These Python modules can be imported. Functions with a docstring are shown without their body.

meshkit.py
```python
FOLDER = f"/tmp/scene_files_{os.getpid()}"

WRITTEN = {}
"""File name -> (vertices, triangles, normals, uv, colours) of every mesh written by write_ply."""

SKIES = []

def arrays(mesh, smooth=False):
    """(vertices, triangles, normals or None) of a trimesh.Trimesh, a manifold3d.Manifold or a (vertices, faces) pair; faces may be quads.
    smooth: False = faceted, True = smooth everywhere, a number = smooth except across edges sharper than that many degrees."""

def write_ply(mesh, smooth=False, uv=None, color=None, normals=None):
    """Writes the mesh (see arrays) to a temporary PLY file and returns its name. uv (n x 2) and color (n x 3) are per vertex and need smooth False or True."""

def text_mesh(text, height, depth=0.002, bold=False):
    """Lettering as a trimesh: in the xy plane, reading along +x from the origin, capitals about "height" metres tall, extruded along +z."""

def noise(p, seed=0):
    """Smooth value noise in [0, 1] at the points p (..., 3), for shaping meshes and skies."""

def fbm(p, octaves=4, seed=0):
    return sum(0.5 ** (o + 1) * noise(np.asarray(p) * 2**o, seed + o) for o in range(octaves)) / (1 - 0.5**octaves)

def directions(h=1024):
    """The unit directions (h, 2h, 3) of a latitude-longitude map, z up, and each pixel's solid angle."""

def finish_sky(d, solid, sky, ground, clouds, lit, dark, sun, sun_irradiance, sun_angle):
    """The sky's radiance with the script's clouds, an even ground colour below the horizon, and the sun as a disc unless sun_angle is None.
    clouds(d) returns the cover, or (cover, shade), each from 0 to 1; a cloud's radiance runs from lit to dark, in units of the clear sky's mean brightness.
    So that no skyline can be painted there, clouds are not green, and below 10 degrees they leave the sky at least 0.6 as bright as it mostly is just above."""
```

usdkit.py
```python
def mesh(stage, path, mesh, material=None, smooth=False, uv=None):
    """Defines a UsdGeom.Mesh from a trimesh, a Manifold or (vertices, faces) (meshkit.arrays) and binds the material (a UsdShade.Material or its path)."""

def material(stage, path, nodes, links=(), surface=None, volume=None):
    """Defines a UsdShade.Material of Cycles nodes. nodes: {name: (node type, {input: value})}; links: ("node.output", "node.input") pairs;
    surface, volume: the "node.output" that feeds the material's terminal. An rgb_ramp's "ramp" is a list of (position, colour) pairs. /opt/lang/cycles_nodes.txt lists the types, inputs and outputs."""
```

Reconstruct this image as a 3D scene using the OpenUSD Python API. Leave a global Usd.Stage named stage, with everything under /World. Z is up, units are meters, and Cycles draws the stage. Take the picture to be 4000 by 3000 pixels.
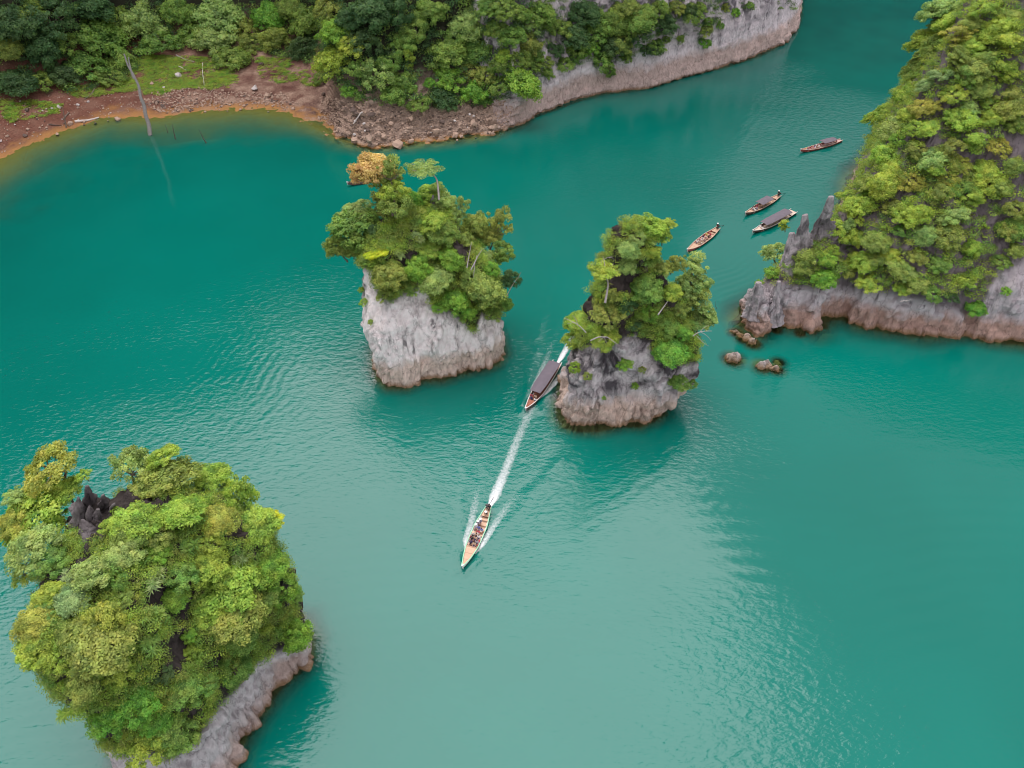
import math, random
import numpy as np, trimesh, shapely, usdkit, meshkit
from scipy.interpolate import CubicSpline, PchipInterpolator
from scipy.spatial import cKDTree
from pxr import Usd, UsdGeom, UsdLux, UsdShade, Gf, Sdf, Vt

stage = Usd.Stage.CreateInMemory()
UsdGeom.SetStageUpAxis(stage, 'Z')
UsdGeom.Xform.Define(stage, '/World')
UsdGeom.Scope.Define(stage, '/World/Looks')
MAT = usdkit.material

# ------------------------------------------------------------------ camera
CAM_H, PITCH, FPX = 100.0, math.radians(42.0), 788.0
EXPOSURE = 1.42
cam = UsdGeom.Camera.Define(stage, '/World/camera')
cam.AddTranslateOp().Set(Gf.Vec3d(0, 0, CAM_H))
cam.AddRotateXOp().Set(90 - math.degrees(PITCH))
cam.CreateHorizontalApertureAttr(36.0)
cam.CreateVerticalApertureAttr(27.0)
cam.CreateFocalLengthAttr(36.0 * FPX / 1024)
cam.CreateClippingRangeAttr(Gf.Vec2f(0.5, 5000))
cam.CreateExposureAttr(EXPOSURE)

# ------------------------------------------------------------------ sky and sun
SUN_EL, SUN_AZ = math.radians(64), math.radians(-24)      # azimuth from +y (view direction) towards +x
SUN = np.array([math.sin(SUN_AZ) * math.cos(SUN_EL), math.cos(SUN_AZ) * math.cos(SUN_EL), math.sin(SUN_EL)])
MAT(stage, '/World/Looks/sky', {
    'sky': ('sky_texture', {'sky_type': 'single_scattering', 'sun_disc': False, 'sun_elevation': SUN_EL, 'sun_rotation': SUN_AZ, 'altitude': 150.0, 'aerosol_density': 2.0}),
    'tc': ('texture_coordinate', {}),
    'no': ('noise_texture', {'scale': 2.2, 'detail': 6.0, 'roughness': 0.55}),
    'rr': ('map_range', {'from_min': 0.36, 'from_max': 0.58, 'to_min': 0.62, 'to_max': 1.0, 'clamp': True}),
    'cl': ('color', {'value': (12.6, 11.7, 12.6)}), 'sz': ('separate_xyz', {}), 'oc': ('map_range', {'from_min': 0.0, 'from_max': 1.0, 'to_min': 0.38, 'to_max': 1.0}), 'cv': ('mix', {'mix_type': 'multiply', 'fac': 1.0}),
    'mx': ('mix', {}),
    'bg': ('background_shader', {'strength': 0.05})},
    [('tc.generated', 'no.vector'), ('no.fac', 'rr.value'), ('rr.result', 'mx.fac'), ('sky.color', 'mx.color1'), ('tc.generated', 'sz.vector'), ('sz.z', 'oc.value'), ('cl.color', 'cv.color1'), ('oc.result', 'cv.color2'), ('cv.color', 'mx.color2'), ('mx.color', 'bg.color')], surface='bg.background')
sky = UsdLux.DomeLight.Define(stage, '/World/sky')
UsdShade.MaterialBindingAPI.Apply(sky.GetPrim()).Bind(UsdShade.Material.Get(stage, '/World/Looks/sky'))
sun = UsdLux.DistantLight.Define(stage, '/World/sun')
sun.CreateIntensityAttr(0.4); sun.CreateAngleAttr(56.0); sun.CreateColorAttr(Gf.Vec3f(1.0, 0.915, 0.91))
sun.GetPrim().CreateAttribute('inputs:normalize', Sdf.ValueTypeNames.Bool).Set(True)
_z = SUN; _x = np.cross([0, 0, 1.0], _z); _x /= np.linalg.norm(_x); _y = np.cross(_z, _x)
sun.AddTransformOp().Set(Gf.Matrix4d(*_x, 0, *_y, 0, *_z, 0, 0, 0, 0, 1))

# ------------------------------------------------------------------ helpers
FW = np.array([0, math.cos(PITCH), -math.sin(PITCH)]); UP = np.array([0, math.sin(PITCH), math.cos(PITCH)]); EYE = np.array([0, 0, CAM_H])
def ray(px, py): return np.array([px - 512.0, 0, 0]) + FW * FPX + UP * (384.0 - py)
def at(px, py, z=0.0):
    d = ray(px, py); return EYE + d * ((z - CAM_H) / d[2])
def aty(px, py, y):
    d = ray(px, py); return EYE + d * (y / d[1])
def atf(px, py, f): return EYE + ray(px, py) * (f / FPX)
def proj(p):
    q = np.atleast_2d(p) - EYE; f = q @ FW
    return np.c_[512 + FPX * q[:, 0] / f, 384 - FPX * (q @ UP) / f, f]
used = {}
def numbered(parent, name):
    k = used.get((parent, name), 0); used[(parent, name)] = k + 1
    return f'{parent}/{name}' if k == 0 else f'{parent}/{name}_{k:03d}'
def data(p, **kw):
    for k, v in kw.items():
        if v: p.SetCustomDataByKey(k, v)
    return p
def obj(name, mesh, mat, parent=None, smooth=False, label=None, prim_attrs=None):
    path = numbered(str(parent.GetPath()) if parent else '/World', name)
    m = usdkit.mesh(stage, path, mesh, '/World/Looks/' + mat, smooth=smooth)
    for k, a in (prim_attrs or {}).items():
        UsdGeom.PrimvarsAPI(m).CreatePrimvar(k, Sdf.ValueTypeNames.FloatArray, 'vertex').Set(Vt.FloatArray.FromNumpy(np.asarray(a, np.float32)))
    if label: data(m.GetPrim(), label=label)
    return m.GetPrim()
def mat4(loc, R=np.eye(3), scale=(1, 1, 1)):
    M = np.eye(4); M[:3, :3] = (R * np.asarray(scale)).T; M[3, :3] = loc
    return Gf.Matrix4d(*[float(x) for x in M.ravel()])
def thing(name, label, cat, M=None, group=None, ref=None):
    x = UsdGeom.Xform.Define(stage, numbered('/World', name))
    if M is not None: x.AddTransformOp().Set(M)
    p = x.GetPrim()
    if ref is not None:
        p.GetReferences().AddInternalReference(ref); p.SetInstanceable(True)
    return data(p, label=label, category=cat, group=group)
def rotz(a): c, s = math.cos(a), math.sin(a); return np.array([[c, -s, 0], [s, c, 0], [0, 0, 1.0]])
def frame(axis, spin=0.0):
    z = np.asarray(axis, float); z = z / np.linalg.norm(z)
    x = np.cross([0, 1.0, 0], z); x /= np.linalg.norm(x); y = np.cross(z, x)
    return np.c_[x, y, z] @ rotz(spin)
def tube(points, radii, sides=6):
    p = np.asarray(points, float); t = np.gradient(p, axis=0); t /= np.linalg.norm(t, axis=1, keepdims=True) + 1e-12
    a = np.cross(t, np.where(np.abs(t[:, 2:]) < 0.9, [0, 0, 1.0], [1.0, 0, 0])); a /= np.linalg.norm(a, axis=1, keepdims=True) + 1e-12
    b, ang = np.cross(t, a), np.arange(sides) * 2 * np.pi / sides
    r = np.broadcast_to(radii, (len(p),))
    v = (p[:, None] + r[:, None, None] * (np.cos(ang)[None, :, None] * a[:, None] + np.sin(ang)[None, :, None] * b[:, None])).reshape(-1, 3)
    i, j = np.meshgrid(np.arange(len(p) - 1), np.arange(sides), indexing='ij')
    q = np.stack([i * sides + j, i * sides + (j + 1) % sides, (i + 1) * sides + (j + 1) % sides, (i + 1) * sides + j], -1).reshape(-1, 4)
    f = np.vstack([q[:, [0, 1, 2]], q[:, [0, 2, 3]]])
    n = len(v); v = np.vstack([v, p[0], p[-1]]); k = np.arange(sides); e = (len(p) - 1) * sides
    f = np.vstack([f, np.c_[np.full(sides, n), (k + 1) % sides, k], np.c_[np.full(sides, n + 1), e + k, e + (k + 1) % sides]])
    return v, f
def join(parts):
    V, Fc, n = [], [], 0
    for v, f in parts:
        V.append(np.asarray(v, float)); Fc.append(np.asarray(f) + n); n += len(v)
    return np.vstack(V), np.vstack(Fc)
def box(lo, hi):
    b = trimesh.creation.box(bounds=[lo, hi]); return np.array(b.vertices), np.array(b.faces)
def grid_faces(nu, nv, wrap_u=False):
    i, j = np.meshgrid(np.arange(nu if wrap_u else nu - 1), np.arange(nv - 1), indexing='ij'); i2 = (i + 1) % nu
    a, b, c, d = i * nv + j, i2 * nv + j, i2 * nv + j + 1, i * nv + j + 1
    return np.vstack([np.stack([a, b, c], -1).reshape(-1, 3), np.stack([a, c, d], -1).reshape(-1, 3)])
def vnormals(v, f):
    n = np.zeros_like(v); fn = np.cross(v[f[:, 1]] - v[f[:, 0]], v[f[:, 2]] - v[f[:, 0]])
    for k in range(3): np.add.at(n, f[:, k], fn)
    return n / np.maximum(np.linalg.norm(n, axis=1, keepdims=True), 1e-12)
fbm, noise = meshkit.fbm, meshkit.noise
def lin(r, g, b): return tuple(((c / 255) / 12.92 if c / 255 < .04045 else ((c / 255 + .055) / 1.055) ** 2.4) for c in (r, g, b))

# ------------------------------------------------------------------ materials
def plain(name, c, rough=0.7, var=0.12, scale=6.0, spec=0.3):
    MAT(stage, '/World/Looks/' + name, {
        'tc': ('texture_coordinate', {}), 'n': ('noise_texture', {'scale': scale, 'detail': 4.0}),
        'r': ('rgb_ramp', {'ramp': [(0.25, tuple(x * (1 - var) for x in c)), (0.75, tuple(min(1, x * (1 + var)) for x in c))]}),
        'p': ('principled_bsdf', {'roughness': rough, 'specular_ior_level': spec})},
        [('tc.object', 'n.vector'), ('n.fac', 'r.fac'), ('r.color', 'p.base_color')], surface='p.BSDF')
LEAF = {  # colour name: (dark tone, light tone)
    'yg': ((0.156, 0.248, 0.029), (0.416, 0.504, 0.071)), 'vivid': ((0.066, 0.198, 0.023), (0.195, 0.425, 0.046)), 'mid': ((0.066, 0.145, 0.029), (0.185, 0.310, 0.063)),
    'olive': ((0.123, 0.165, 0.037), (0.318, 0.345, 0.085)), 'pale': ((0.148, 0.222, 0.074), (0.381, 0.478, 0.177)), 'dark': ((0.037, 0.083, 0.029), (0.098, 0.168, 0.060)),
    'orange': ((.185, .205, .036), (.490, .440, .090)), 'rust': ((0.378, 0.213, 0.085), (0.600, 0.451, 0.195)), 'yellow': ((0.395, 0.412, 0.017), (0.600, 0.600, 0.039)),
    'grey': ((0.140, 0.206, 0.099), (0.362, 0.451, 0.239))}
M1, M2 = np.array((.120, .165, .036)), np.array((.37, .43, .105))
for k in LEAF:
    b = {'dark': 0, 'rust': 0, 'yellow': .15, 'orange': .2}.get(k, .36); LEAF[k] = (tuple((np.array(LEAF[k][0]) * (1 - b) + M1 * b) * (1.0, 1.12, 1.1)), tuple((np.array(LEAF[k][1]) * (1 - b) + M2 * b) * (1.16, 1.27, 1.2)))
WORD = {'yg': 'yellow-green', 'vivid': 'bright green', 'mid': 'mid-green', 'olive': 'olive-green', 'pale': 'pale green', 'dark': 'dark green', 'orange': 'orange-tinged', 'rust': 'rust-orange', 'yellow': 'bright yellow', 'grey': 'grey-green'}
for k, (c1, c2) in LEAF.items():
    MAT(stage, '/World/Looks/leaf_' + k, {
        'at': ('attribute', {'attribute': 'tone'}), 'oi': ('object_info', {}), 'ge': ('geometry', {}),
        'no': ('noise_texture', {'scale': 0.35, 'detail': 3.0}),
        'add': ('math', {'math_type': 'multiply_add', 'value2': 0.9, 'value3': -0.45}),
        'sum': ('math', {'math_type': 'add', 'use_clamp': True}),
        'mx': ('mix', {'color1': c1, 'color2': c2}),
        'n2': ('noise_texture', {'scale': 0.9, 'detail': 2.0}), 'ha': ('math', {'math_type': 'multiply_add', 'value2': 0.3}), 'hr': ('map_range', {'from_min': 0.35, 'from_max': 0.95, 'to_min': 0.472, 'to_max': 0.530}),
        'hv': ('hsv', {}),
        'd': ('principled_bsdf', {'roughness': 0.55, 'specular_ior_level': 0.25}),
        'tc': ('mix', {'mix_type': 'multiply', 'fac': 1.0, 'color2': (1.55, 1.45, .9)}), 't': ('translucent_bsdf', {}), 'm': ('mix_closure', {'fac': 0.42})},
        [('ge.position', 'no.vector'), ('no.fac', 'add.value1'), ('at.fac', 'sum.value1'), ('add.value', 'sum.value2'), ('sum.value', 'mx.fac'),
         ('ge.position', 'n2.vector'), ('oi.random', 'ha.value1'), ('n2.fac', 'ha.value3'), ('ha.value', 'hr.value'), ('hr.result', 'hv.hue'), ('mx.color', 'hv.color'), ('hv.color', 'd.base_color'), ('hv.color', 'tc.color1'), ('tc.color', 't.color'),
         ('d.BSDF', 'm.closure1'), ('t.BSDF', 'm.closure2')], surface='m.closure')
def rock_material(name, band_top, band_col, pale, darkc, dark_from, dark_amt, up_dark=0.5, soil=(.055, .046, .042), st0=.52, relief=.75):
    """limestone: pale with dark vertical seep streaks, dark weathering high up and on ledges, a stained band left by the old water level, wet ochre foot"""
    MAT(stage, '/World/Looks/' + name, {
        'ge': ('geometry', {}), 'sp': ('separate_xyz', {}), 'so': ('attribute', {'attribute': 'soil'}), 'sow': ('math', {'math_type': 'multiply_add', 'value2': 1.6, 'value3': -0.55}), 'soa': ('math', {'math_type': 'add', 'use_clamp': True}), 'sog': ('math', {'math_type': 'multiply'}), 'sn': ('separate_xyz', {}), 'mso': ('mix', {'color2': soil}),
        'mp': ('mapping', {'scale': (0.55, 0.55, 0.045)}), 'streak': ('noise_texture', {'scale': 1.0, 'detail': 6.0, 'roughness': 0.6, 'distortion': 0.35}),
        'mp2': ('mapping', {'scale': (1.0, 1.0, 0.35)}), 'grain': ('noise_texture', {'scale': 1.5, 'detail': 8.0, 'roughness': 0.74}),
        'big': ('noise_texture', {'scale': 0.24, 'detail': 5.0, 'roughness': 0.6, 'distortion': 0.5}),
        'crack': ('voronoi_texture', {'feature': 'distance_to_edge', 'scale': 0.32}), 'mp3': ('mapping', {'scale': (1.0, 1.0, 0.45)}), 'wv': ('vector_math', {'math_type': 'multiply_add', 'vector2': (1.8, 1.8, 1.8)}),
        'crr': ('map_range', {'from_min': 0.0, 'from_max': 0.022, 'to_min': 0.45, 'to_max': 1.0, 'clamp': True}),
        'pr': ('rgb_ramp', {'ramp': [(0.25, tuple(x * .72 for x in pale)), (0.5, pale), (0.75, tuple(min(.9, x * 1.15) for x in pale))]}),
        # dark factor
        'zr': ('map_range', {'from_min': dark_from, 'from_max': dark_from + 9.0, 'to_min': 0.0, 'to_max': dark_amt, 'clamp': True}),
        'st': ('map_range', {'from_min': st0, 'from_max': st0 + .10, 'to_min': 0.0, 'to_max': 0.85, 'clamp': True}),
        'ur': ('map_range', {'from_min': 0.3, 'from_max': 0.8, 'to_min': 0.0, 'to_max': up_dark, 'clamp': True}),
        'zl': ('map_range', {'from_min': band_top - .5, 'from_max': band_top + 2.0, 'to_min': 0.0, 'to_max': 1.0, 'clamp': True}),
        'dm': ('math', {'math_type': 'maximum'}), 'dm2': ('math', {'math_type': 'maximum'}), 'dm3': ('math', {'math_type': 'multiply'}),
        'bg': ('map_range', {'from_min': 0.42, 'from_max': 0.57, 'to_min': 0.08, 'to_max': 1.0, 'clamp': True}), 'dm4': ('math', {'math_type': 'multiply'}),
        'mxd': ('mix', {'color2': darkc}),
        # old water band
        'zj': ('math', {'math_type': 'multiply_add', 'value2': 5.0, 'value3': -2.5}), 'za': ('math', {'math_type': 'add'}),
        'br': ('map_range', {'from_min': band_top - 1.2, 'from_max': band_top + 1.2, 'to_min': 0.85, 'to_max': 0.0, 'clamp': True}),
        'bcol': ('rgb_ramp', {'ramp': [(0.3, tuple(x * .62 for x in band_col)), (0.5, band_col), (0.72, tuple(min(.8, x * 1.35) for x in band_col))]}),
        'mxb': ('mix', {}),
        'wr': ('map_range', {'from_min': 0.25, 'from_max': 1.3, 'to_min': 0.8, 'to_max': 0.0, 'clamp': True}), 'zw': ('math', {'math_type': 'multiply_add', 'value2': 1.4, 'value3': -0.7}), 'zwa': ('math', {'math_type': 'add'}),
        'mxw': ('mix', {'color2': (.21, .125, .042)}), 'mc': ('mix', {'mix_type': 'multiply', 'fac': 1.0}),
        'bu': ('bump', {'strength': 1.0, 'distance': relief}), 'hs': ('math', {'math_type': 'multiply_add', 'value2': 0.6}),
        'p': ('principled_bsdf', {'roughness': 0.9, 'specular_ior_level': 0.2})},
        [('ge.position', 'sp.vector'), ('ge.normal', 'sn.vector'), ('ge.position', 'mp.vector'), ('mp.vector', 'streak.vector'), ('ge.position', 'mp2.vector'), ('mp2.vector', 'grain.vector'), ('ge.position', 'big.vector'),
         ('ge.position', 'mp3.vector'), ('mp3.vector', 'wv.vector3'), ('grain.color', 'wv.vector1'), ('wv.vector', 'crack.vector'), ('crack.distance', 'crr.value'),
         ('grain.fac', 'pr.fac'), ('sp.z', 'zr.value'), ('streak.fac', 'st.value'), ('sn.z', 'ur.value'), ('sp.z', 'zl.value'),
         ('zr.result', 'dm.value1'), ('st.result', 'dm.value2'), ('big.fac', 'bg.value'), ('dm.value', 'dm4.value1'), ('bg.result', 'dm4.value2'), ('dm4.value', 'dm2.value1'), ('ur.result', 'dm2.value2'), ('dm2.value', 'dm3.value1'), ('zl.result', 'dm3.value2'),
         ('dm3.value', 'mxd.fac'), ('pr.color', 'mxd.color1'), ('grain.fac', 'sow.value1'), ('sow.value', 'soa.value1'), ('so.fac', 'soa.value2'), ('soa.value', 'sog.value1'), ('so.fac', 'sog.value2'), ('sog.value', 'mso.fac'), ('mxd.color', 'mso.color1'), ('big.fac', 'zj.value1'), ('zj.value', 'za.value1'), ('sp.z', 'za.value2'), ('za.value', 'br.value'),
         ('grain.fac', 'bcol.fac'), ('br.result', 'mxb.fac'), ('mso.color', 'mxb.color1'), ('bcol.color', 'mxb.color2'),
         ('grain.fac', 'zw.value1'), ('zw.value', 'zwa.value1'), ('sp.z', 'zwa.value2'), ('zwa.value', 'wr.value'), ('wr.result', 'mxw.fac'), ('mxb.color', 'mxw.color1'),
         ('mxw.color', 'mc.color1'), ('crr.result', 'mc.color2'), ('grain.fac', 'hs.value3'), ('streak.fac', 'hs.value1'), ('hs.value', 'bu.height'), ('bu.normal', 'p.normal'), ('mc.color', 'p.base_color')], surface='p.BSDF')
PALE, DARKR = (.74, .70, .685), (.10, .092, .095)
rock_material('rock_white', 5.5, (.60, .475, .385), (.82, .775, .745), (.10, .092, .095), 30.0, .5, .3, st0=.55, relief=.6)
rock_material('rock_mixed', 5.2, (.52, .395, .31), (.62, .585, .58), (.085, .078, .084), -2.0, 1.0)
rock_material('rock_near', 3.0, (.42, .32, .27), (.58, .555, .555), (.075, .065, .07), 9.0, .9)
rock_material('rock_headland', 4.5, (.40, .25, .185), (.56, .52, .53), (.12, .107, .118), 8.0, .7, .5, (.19, .165, .172))
rock_material('rock_far', 6.5, (.46, .345, .29), (.72, .665, .67), (.11, .10, .115), 8.0, .95, .5)
rock_material('rock_spire', -20.0, (.1, .1, .1), (.42, .385, .39), (.11, .10, .105), 10.0, .9, .2, st0=.47)
rock_material('rock_dark', -20.0, (.1, .1, .1), (.26, .24, .24), (.085, .075, .076), -5.0, .9)
rock_material('rock_islet', 0.8, (.30, .20, .10), (.47, .42, .40), (.12, .10, .09), 30.0, .5, .0)
MAT(stage, '/World/Looks/shore_soil', {
    'ge': ('geometry', {}), 'sp': ('separate_xyz', {}), 'n1': ('noise_texture', {'scale': 0.22, 'detail': 5.0}), 'n2': ('noise_texture', {'scale': 2.2, 'detail': 6.0, 'roughness': .65}),
    'soil': ('rgb_ramp', {'ramp': [(0.34, (.115, .055, .043)), (0.5, (.20, .118, .088)), (0.66, (.33, .23, .17))]}),
    'lx': ('map_range', {'from_min': -125.0, 'from_max': -95.0, 'to_min': 0.75, 'to_max': 0.0, 'clamp': True}), 'lm': ('mix', {'color2': (.155, .066, .044)}), 'rx': ('map_range', {'from_min': -66.0, 'from_max': -44.0, 'to_min': 0.0, 'to_max': 0.75, 'clamp': True}), 'rm': ('mix', {'color2': (.37, .29, .225)}),
    'gr': ('rgb_ramp', {'ramp': [(0.3, (.55, .55, .55)), (0.7, (1.25, 1.25, 1.25))]}), 'mm': ('mix', {'mix_type': 'multiply', 'fac': 1.0}),
    'wet': ('map_range', {'from_min': -0.1, 'from_max': 0.75, 'to_min': 1.0, 'to_max': 0.0, 'clamp': True}), 'zj': ('math', {'math_type': 'multiply_add', 'value2': 1.2, 'value3': -0.6}), 'za': ('math', {'math_type': 'add'}),
    'mw': ('mix', {'color2': (.36, .19, .065)}),
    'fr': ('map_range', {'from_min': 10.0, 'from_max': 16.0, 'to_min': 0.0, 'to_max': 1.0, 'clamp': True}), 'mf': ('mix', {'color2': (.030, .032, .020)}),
    'bu': ('bump', {'strength': 0.8, 'distance': 0.4}), 'p': ('principled_bsdf', {'roughness': 0.95, 'specular_ior_level': 0.1})},
    [('ge.position', 'sp.vector'), ('ge.position', 'n1.vector'), ('ge.position', 'n2.vector'), ('n1.fac', 'soil.fac'), ('n2.fac', 'gr.fac'), ('sp.x', 'lx.value'), ('lx.result', 'lm.fac'), ('soil.color', 'lm.color1'), ('sp.x', 'rx.value'), ('rx.result', 'rm.fac'), ('lm.color', 'rm.color1'), ('rm.color', 'mm.color1'), ('gr.color', 'mm.color2'),
     ('n1.fac', 'zj.value1'), ('zj.value', 'za.value1'), ('sp.z', 'za.value2'), ('za.value', 'wet.value'), ('wet.result', 'mw.fac'), ('mm.color', 'mw.color1'),
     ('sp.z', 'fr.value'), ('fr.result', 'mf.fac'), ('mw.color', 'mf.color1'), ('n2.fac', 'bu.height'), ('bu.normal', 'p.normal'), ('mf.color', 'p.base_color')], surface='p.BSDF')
plain('hill_green', (.028, .052, .022), .95, .5, .12, .1)
plain('bark', (.16, .13, .10), .9, .3, 3.0); plain('dead_wood', (.30, .275, .255), .9, .2, 3.0); plain('dark_wood', (.10, .07, .055), .9, .3, 3.0); plain('pale_log', (.50, .46, .42), .9, .2, 3.0)
plain('stone_tan', (.36, .265, .20), .95, .35, 2.0, .15); plain('stone_dark', (.12, .09, .075), .95, .35, 2.0, .15); plain('stone_white', (.48, .45, .42), .95, .25, 2.0, .15)
# water: cloudy turquoise, see-through only where it is shallow; small ripples
MAT(stage, '/World/Looks/water', {
    'ge': ('geometry', {}), 'dp': ('attribute', {'attribute': 'depth'}), 'rp': ('attribute', {'attribute': 'ripple'}),
    'mpa': ('mapping', {'rotation': (0, 0, 0.35), 'scale': (0.45, 1.0, 1.0)}), 'na': ('noise_texture', {'scale': 1.9, 'detail': 3.0, 'roughness': 0.55, 'distortion': 0.4}),
    'mpb': ('mapping', {'rotation': (0, 0, -0.5), 'scale': (0.6, 1.0, 1.0)}), 'nb': ('noise_texture', {'scale': 0.8, 'detail': 2.0, 'distortion': 0.6}),
    'h1': ('math', {'math_type': 'multiply_add', 'value2': 1.1}), 'h2': ('math', {'math_type': 'multiply'}),
    'bu': ('bump', {'strength': 1.0, 'distance': 0.050}),
    'dk': ('attribute', {'attribute': 'deep'}), 'mdk': ('mix', {'color2': (.0008, .045, .044)}),  # darker tint standing in for cliff and hill shade on the water
    'nl': ('noise_texture', {'scale': 0.02, 'detail': 3.0}),
    'col': ('rgb_ramp', {'ramp': [(0.3, (.0001, .106, .080)), (0.7, (.0001, .130, .099))]}),
    'd': ('diffuse_bsdf', {}), 't': ('transparent_bsdf', {'color': (.62, .9, .72)}),
    'al': ('rgb_ramp', {'ramp': [(0.0, (0, 0, 0)), (0.1, (.08, .08, .08)), (0.3, (.32, .32, .32)), (0.55, (.66, .66, .66)), (0.8, (.90, .90, .90)), (1.0, (1, 1, 1))]}),
    'm1': ('mix_closure', {}), 'fr': ('fresnel', {'IOR': 1.335}), 'g': ('glossy_bsdf', {'color': (1, 1, 1), 'roughness': 0.08}), 'm2': ('mix_closure', {})},
    [('ge.position', 'mpa.vector'), ('mpa.vector', 'na.vector'), ('ge.position', 'mpb.vector'), ('mpb.vector', 'nb.vector'), ('nb.fac', 'h1.value1'), ('na.fac', 'h1.value3'), ('h1.value', 'h2.value1'), ('rp.fac', 'h2.value2'), ('h2.value', 'bu.height'),
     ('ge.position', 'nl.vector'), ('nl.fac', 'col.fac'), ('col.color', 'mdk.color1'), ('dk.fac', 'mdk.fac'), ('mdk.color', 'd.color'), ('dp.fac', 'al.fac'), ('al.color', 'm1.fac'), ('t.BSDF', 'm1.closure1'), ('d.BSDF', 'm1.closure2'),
     ('bu.normal', 'fr.normal') if False else ('bu.normal', 'g.normal'), ('fr.fac', 'm2.fac'), ('m1.closure', 'm2.closure1'), ('g.BSDF', 'm2.closure2')], surface='m2.closure')
MAT(stage, '/World/Looks/foam', {
    'ge': ('geometry', {}), 'at': ('attribute', {'attribute': 'foam'}), 'n': ('noise_texture', {'scale': 2.6, 'detail': 7.0, 'roughness': .75}),
    's': ('math', {'math_type': 'add'}), 'r': ('map_range', {'from_min': 0.78, 'from_max': 1.45, 'to_min': 0.0, 'to_max': 0.95, 'clamp': True}),
    'd': ('diffuse_bsdf', {'color': (.78, .82, .82)}), 't': ('transparent_bsdf', {}), 'm': ('mix_closure', {})},
    [('ge.position', 'n.vector'), ('n.fac', 's.value1'), ('at.fac', 's.value2'), ('s.value', 'r.value'), ('r.result', 'm.fac'), ('t.BSDF', 'm.closure1'), ('d.BSDF', 'm.closure2')], surface='m.closure')

# ------------------------------------------------------------------ rock bodies
def displace(v, f, seed, a_big=1.2, a_flute=0.7, a_small=0.35, boost=None, a_block=.6):
    n = vnormals(v, f)
    big = fbm(v * [.16, .16, .10], 3, seed) - .5
    fl = np.abs(fbm(v * [.5, .5, .07], 3, seed + 5) - .5) * 2
    led = fbm(v * [.25, .25, .9], 3, seed + 13) - .5
    sm = fbm(v * [1.1, 1.1, .6], 4, seed + 9) - .5
    d = a_big * 2 * big + a_flute * (fl * 2.2 - .6) + a_small * 2 * sm + a_small * 1.0 * led
    cell = np.array([3.4, 3.4, 8.0]); sv = v / cell; rng = np.random.default_rng(seed + 50); m = max(60, min(len(v) // 45, 5000))
    q, i = cKDTree(sv[rng.choice(len(sv), m)] + rng.normal(0, .25, (m, 3))).query(sv + .22 * (fbm(v * .9, 2, seed + 3)[:, None] - .5), k=2); gap = q[:, 1] - q[:, 0]
    d = d + a_block * ((rng.random(m) - .5)[i[:, 0]] * np.minimum(1, gap * 7) * 1.3 - .45 * np.exp(-(gap / .07) ** 2))
    if boost is not None: d = d * boost
    return v + n * d[:, None]
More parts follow.
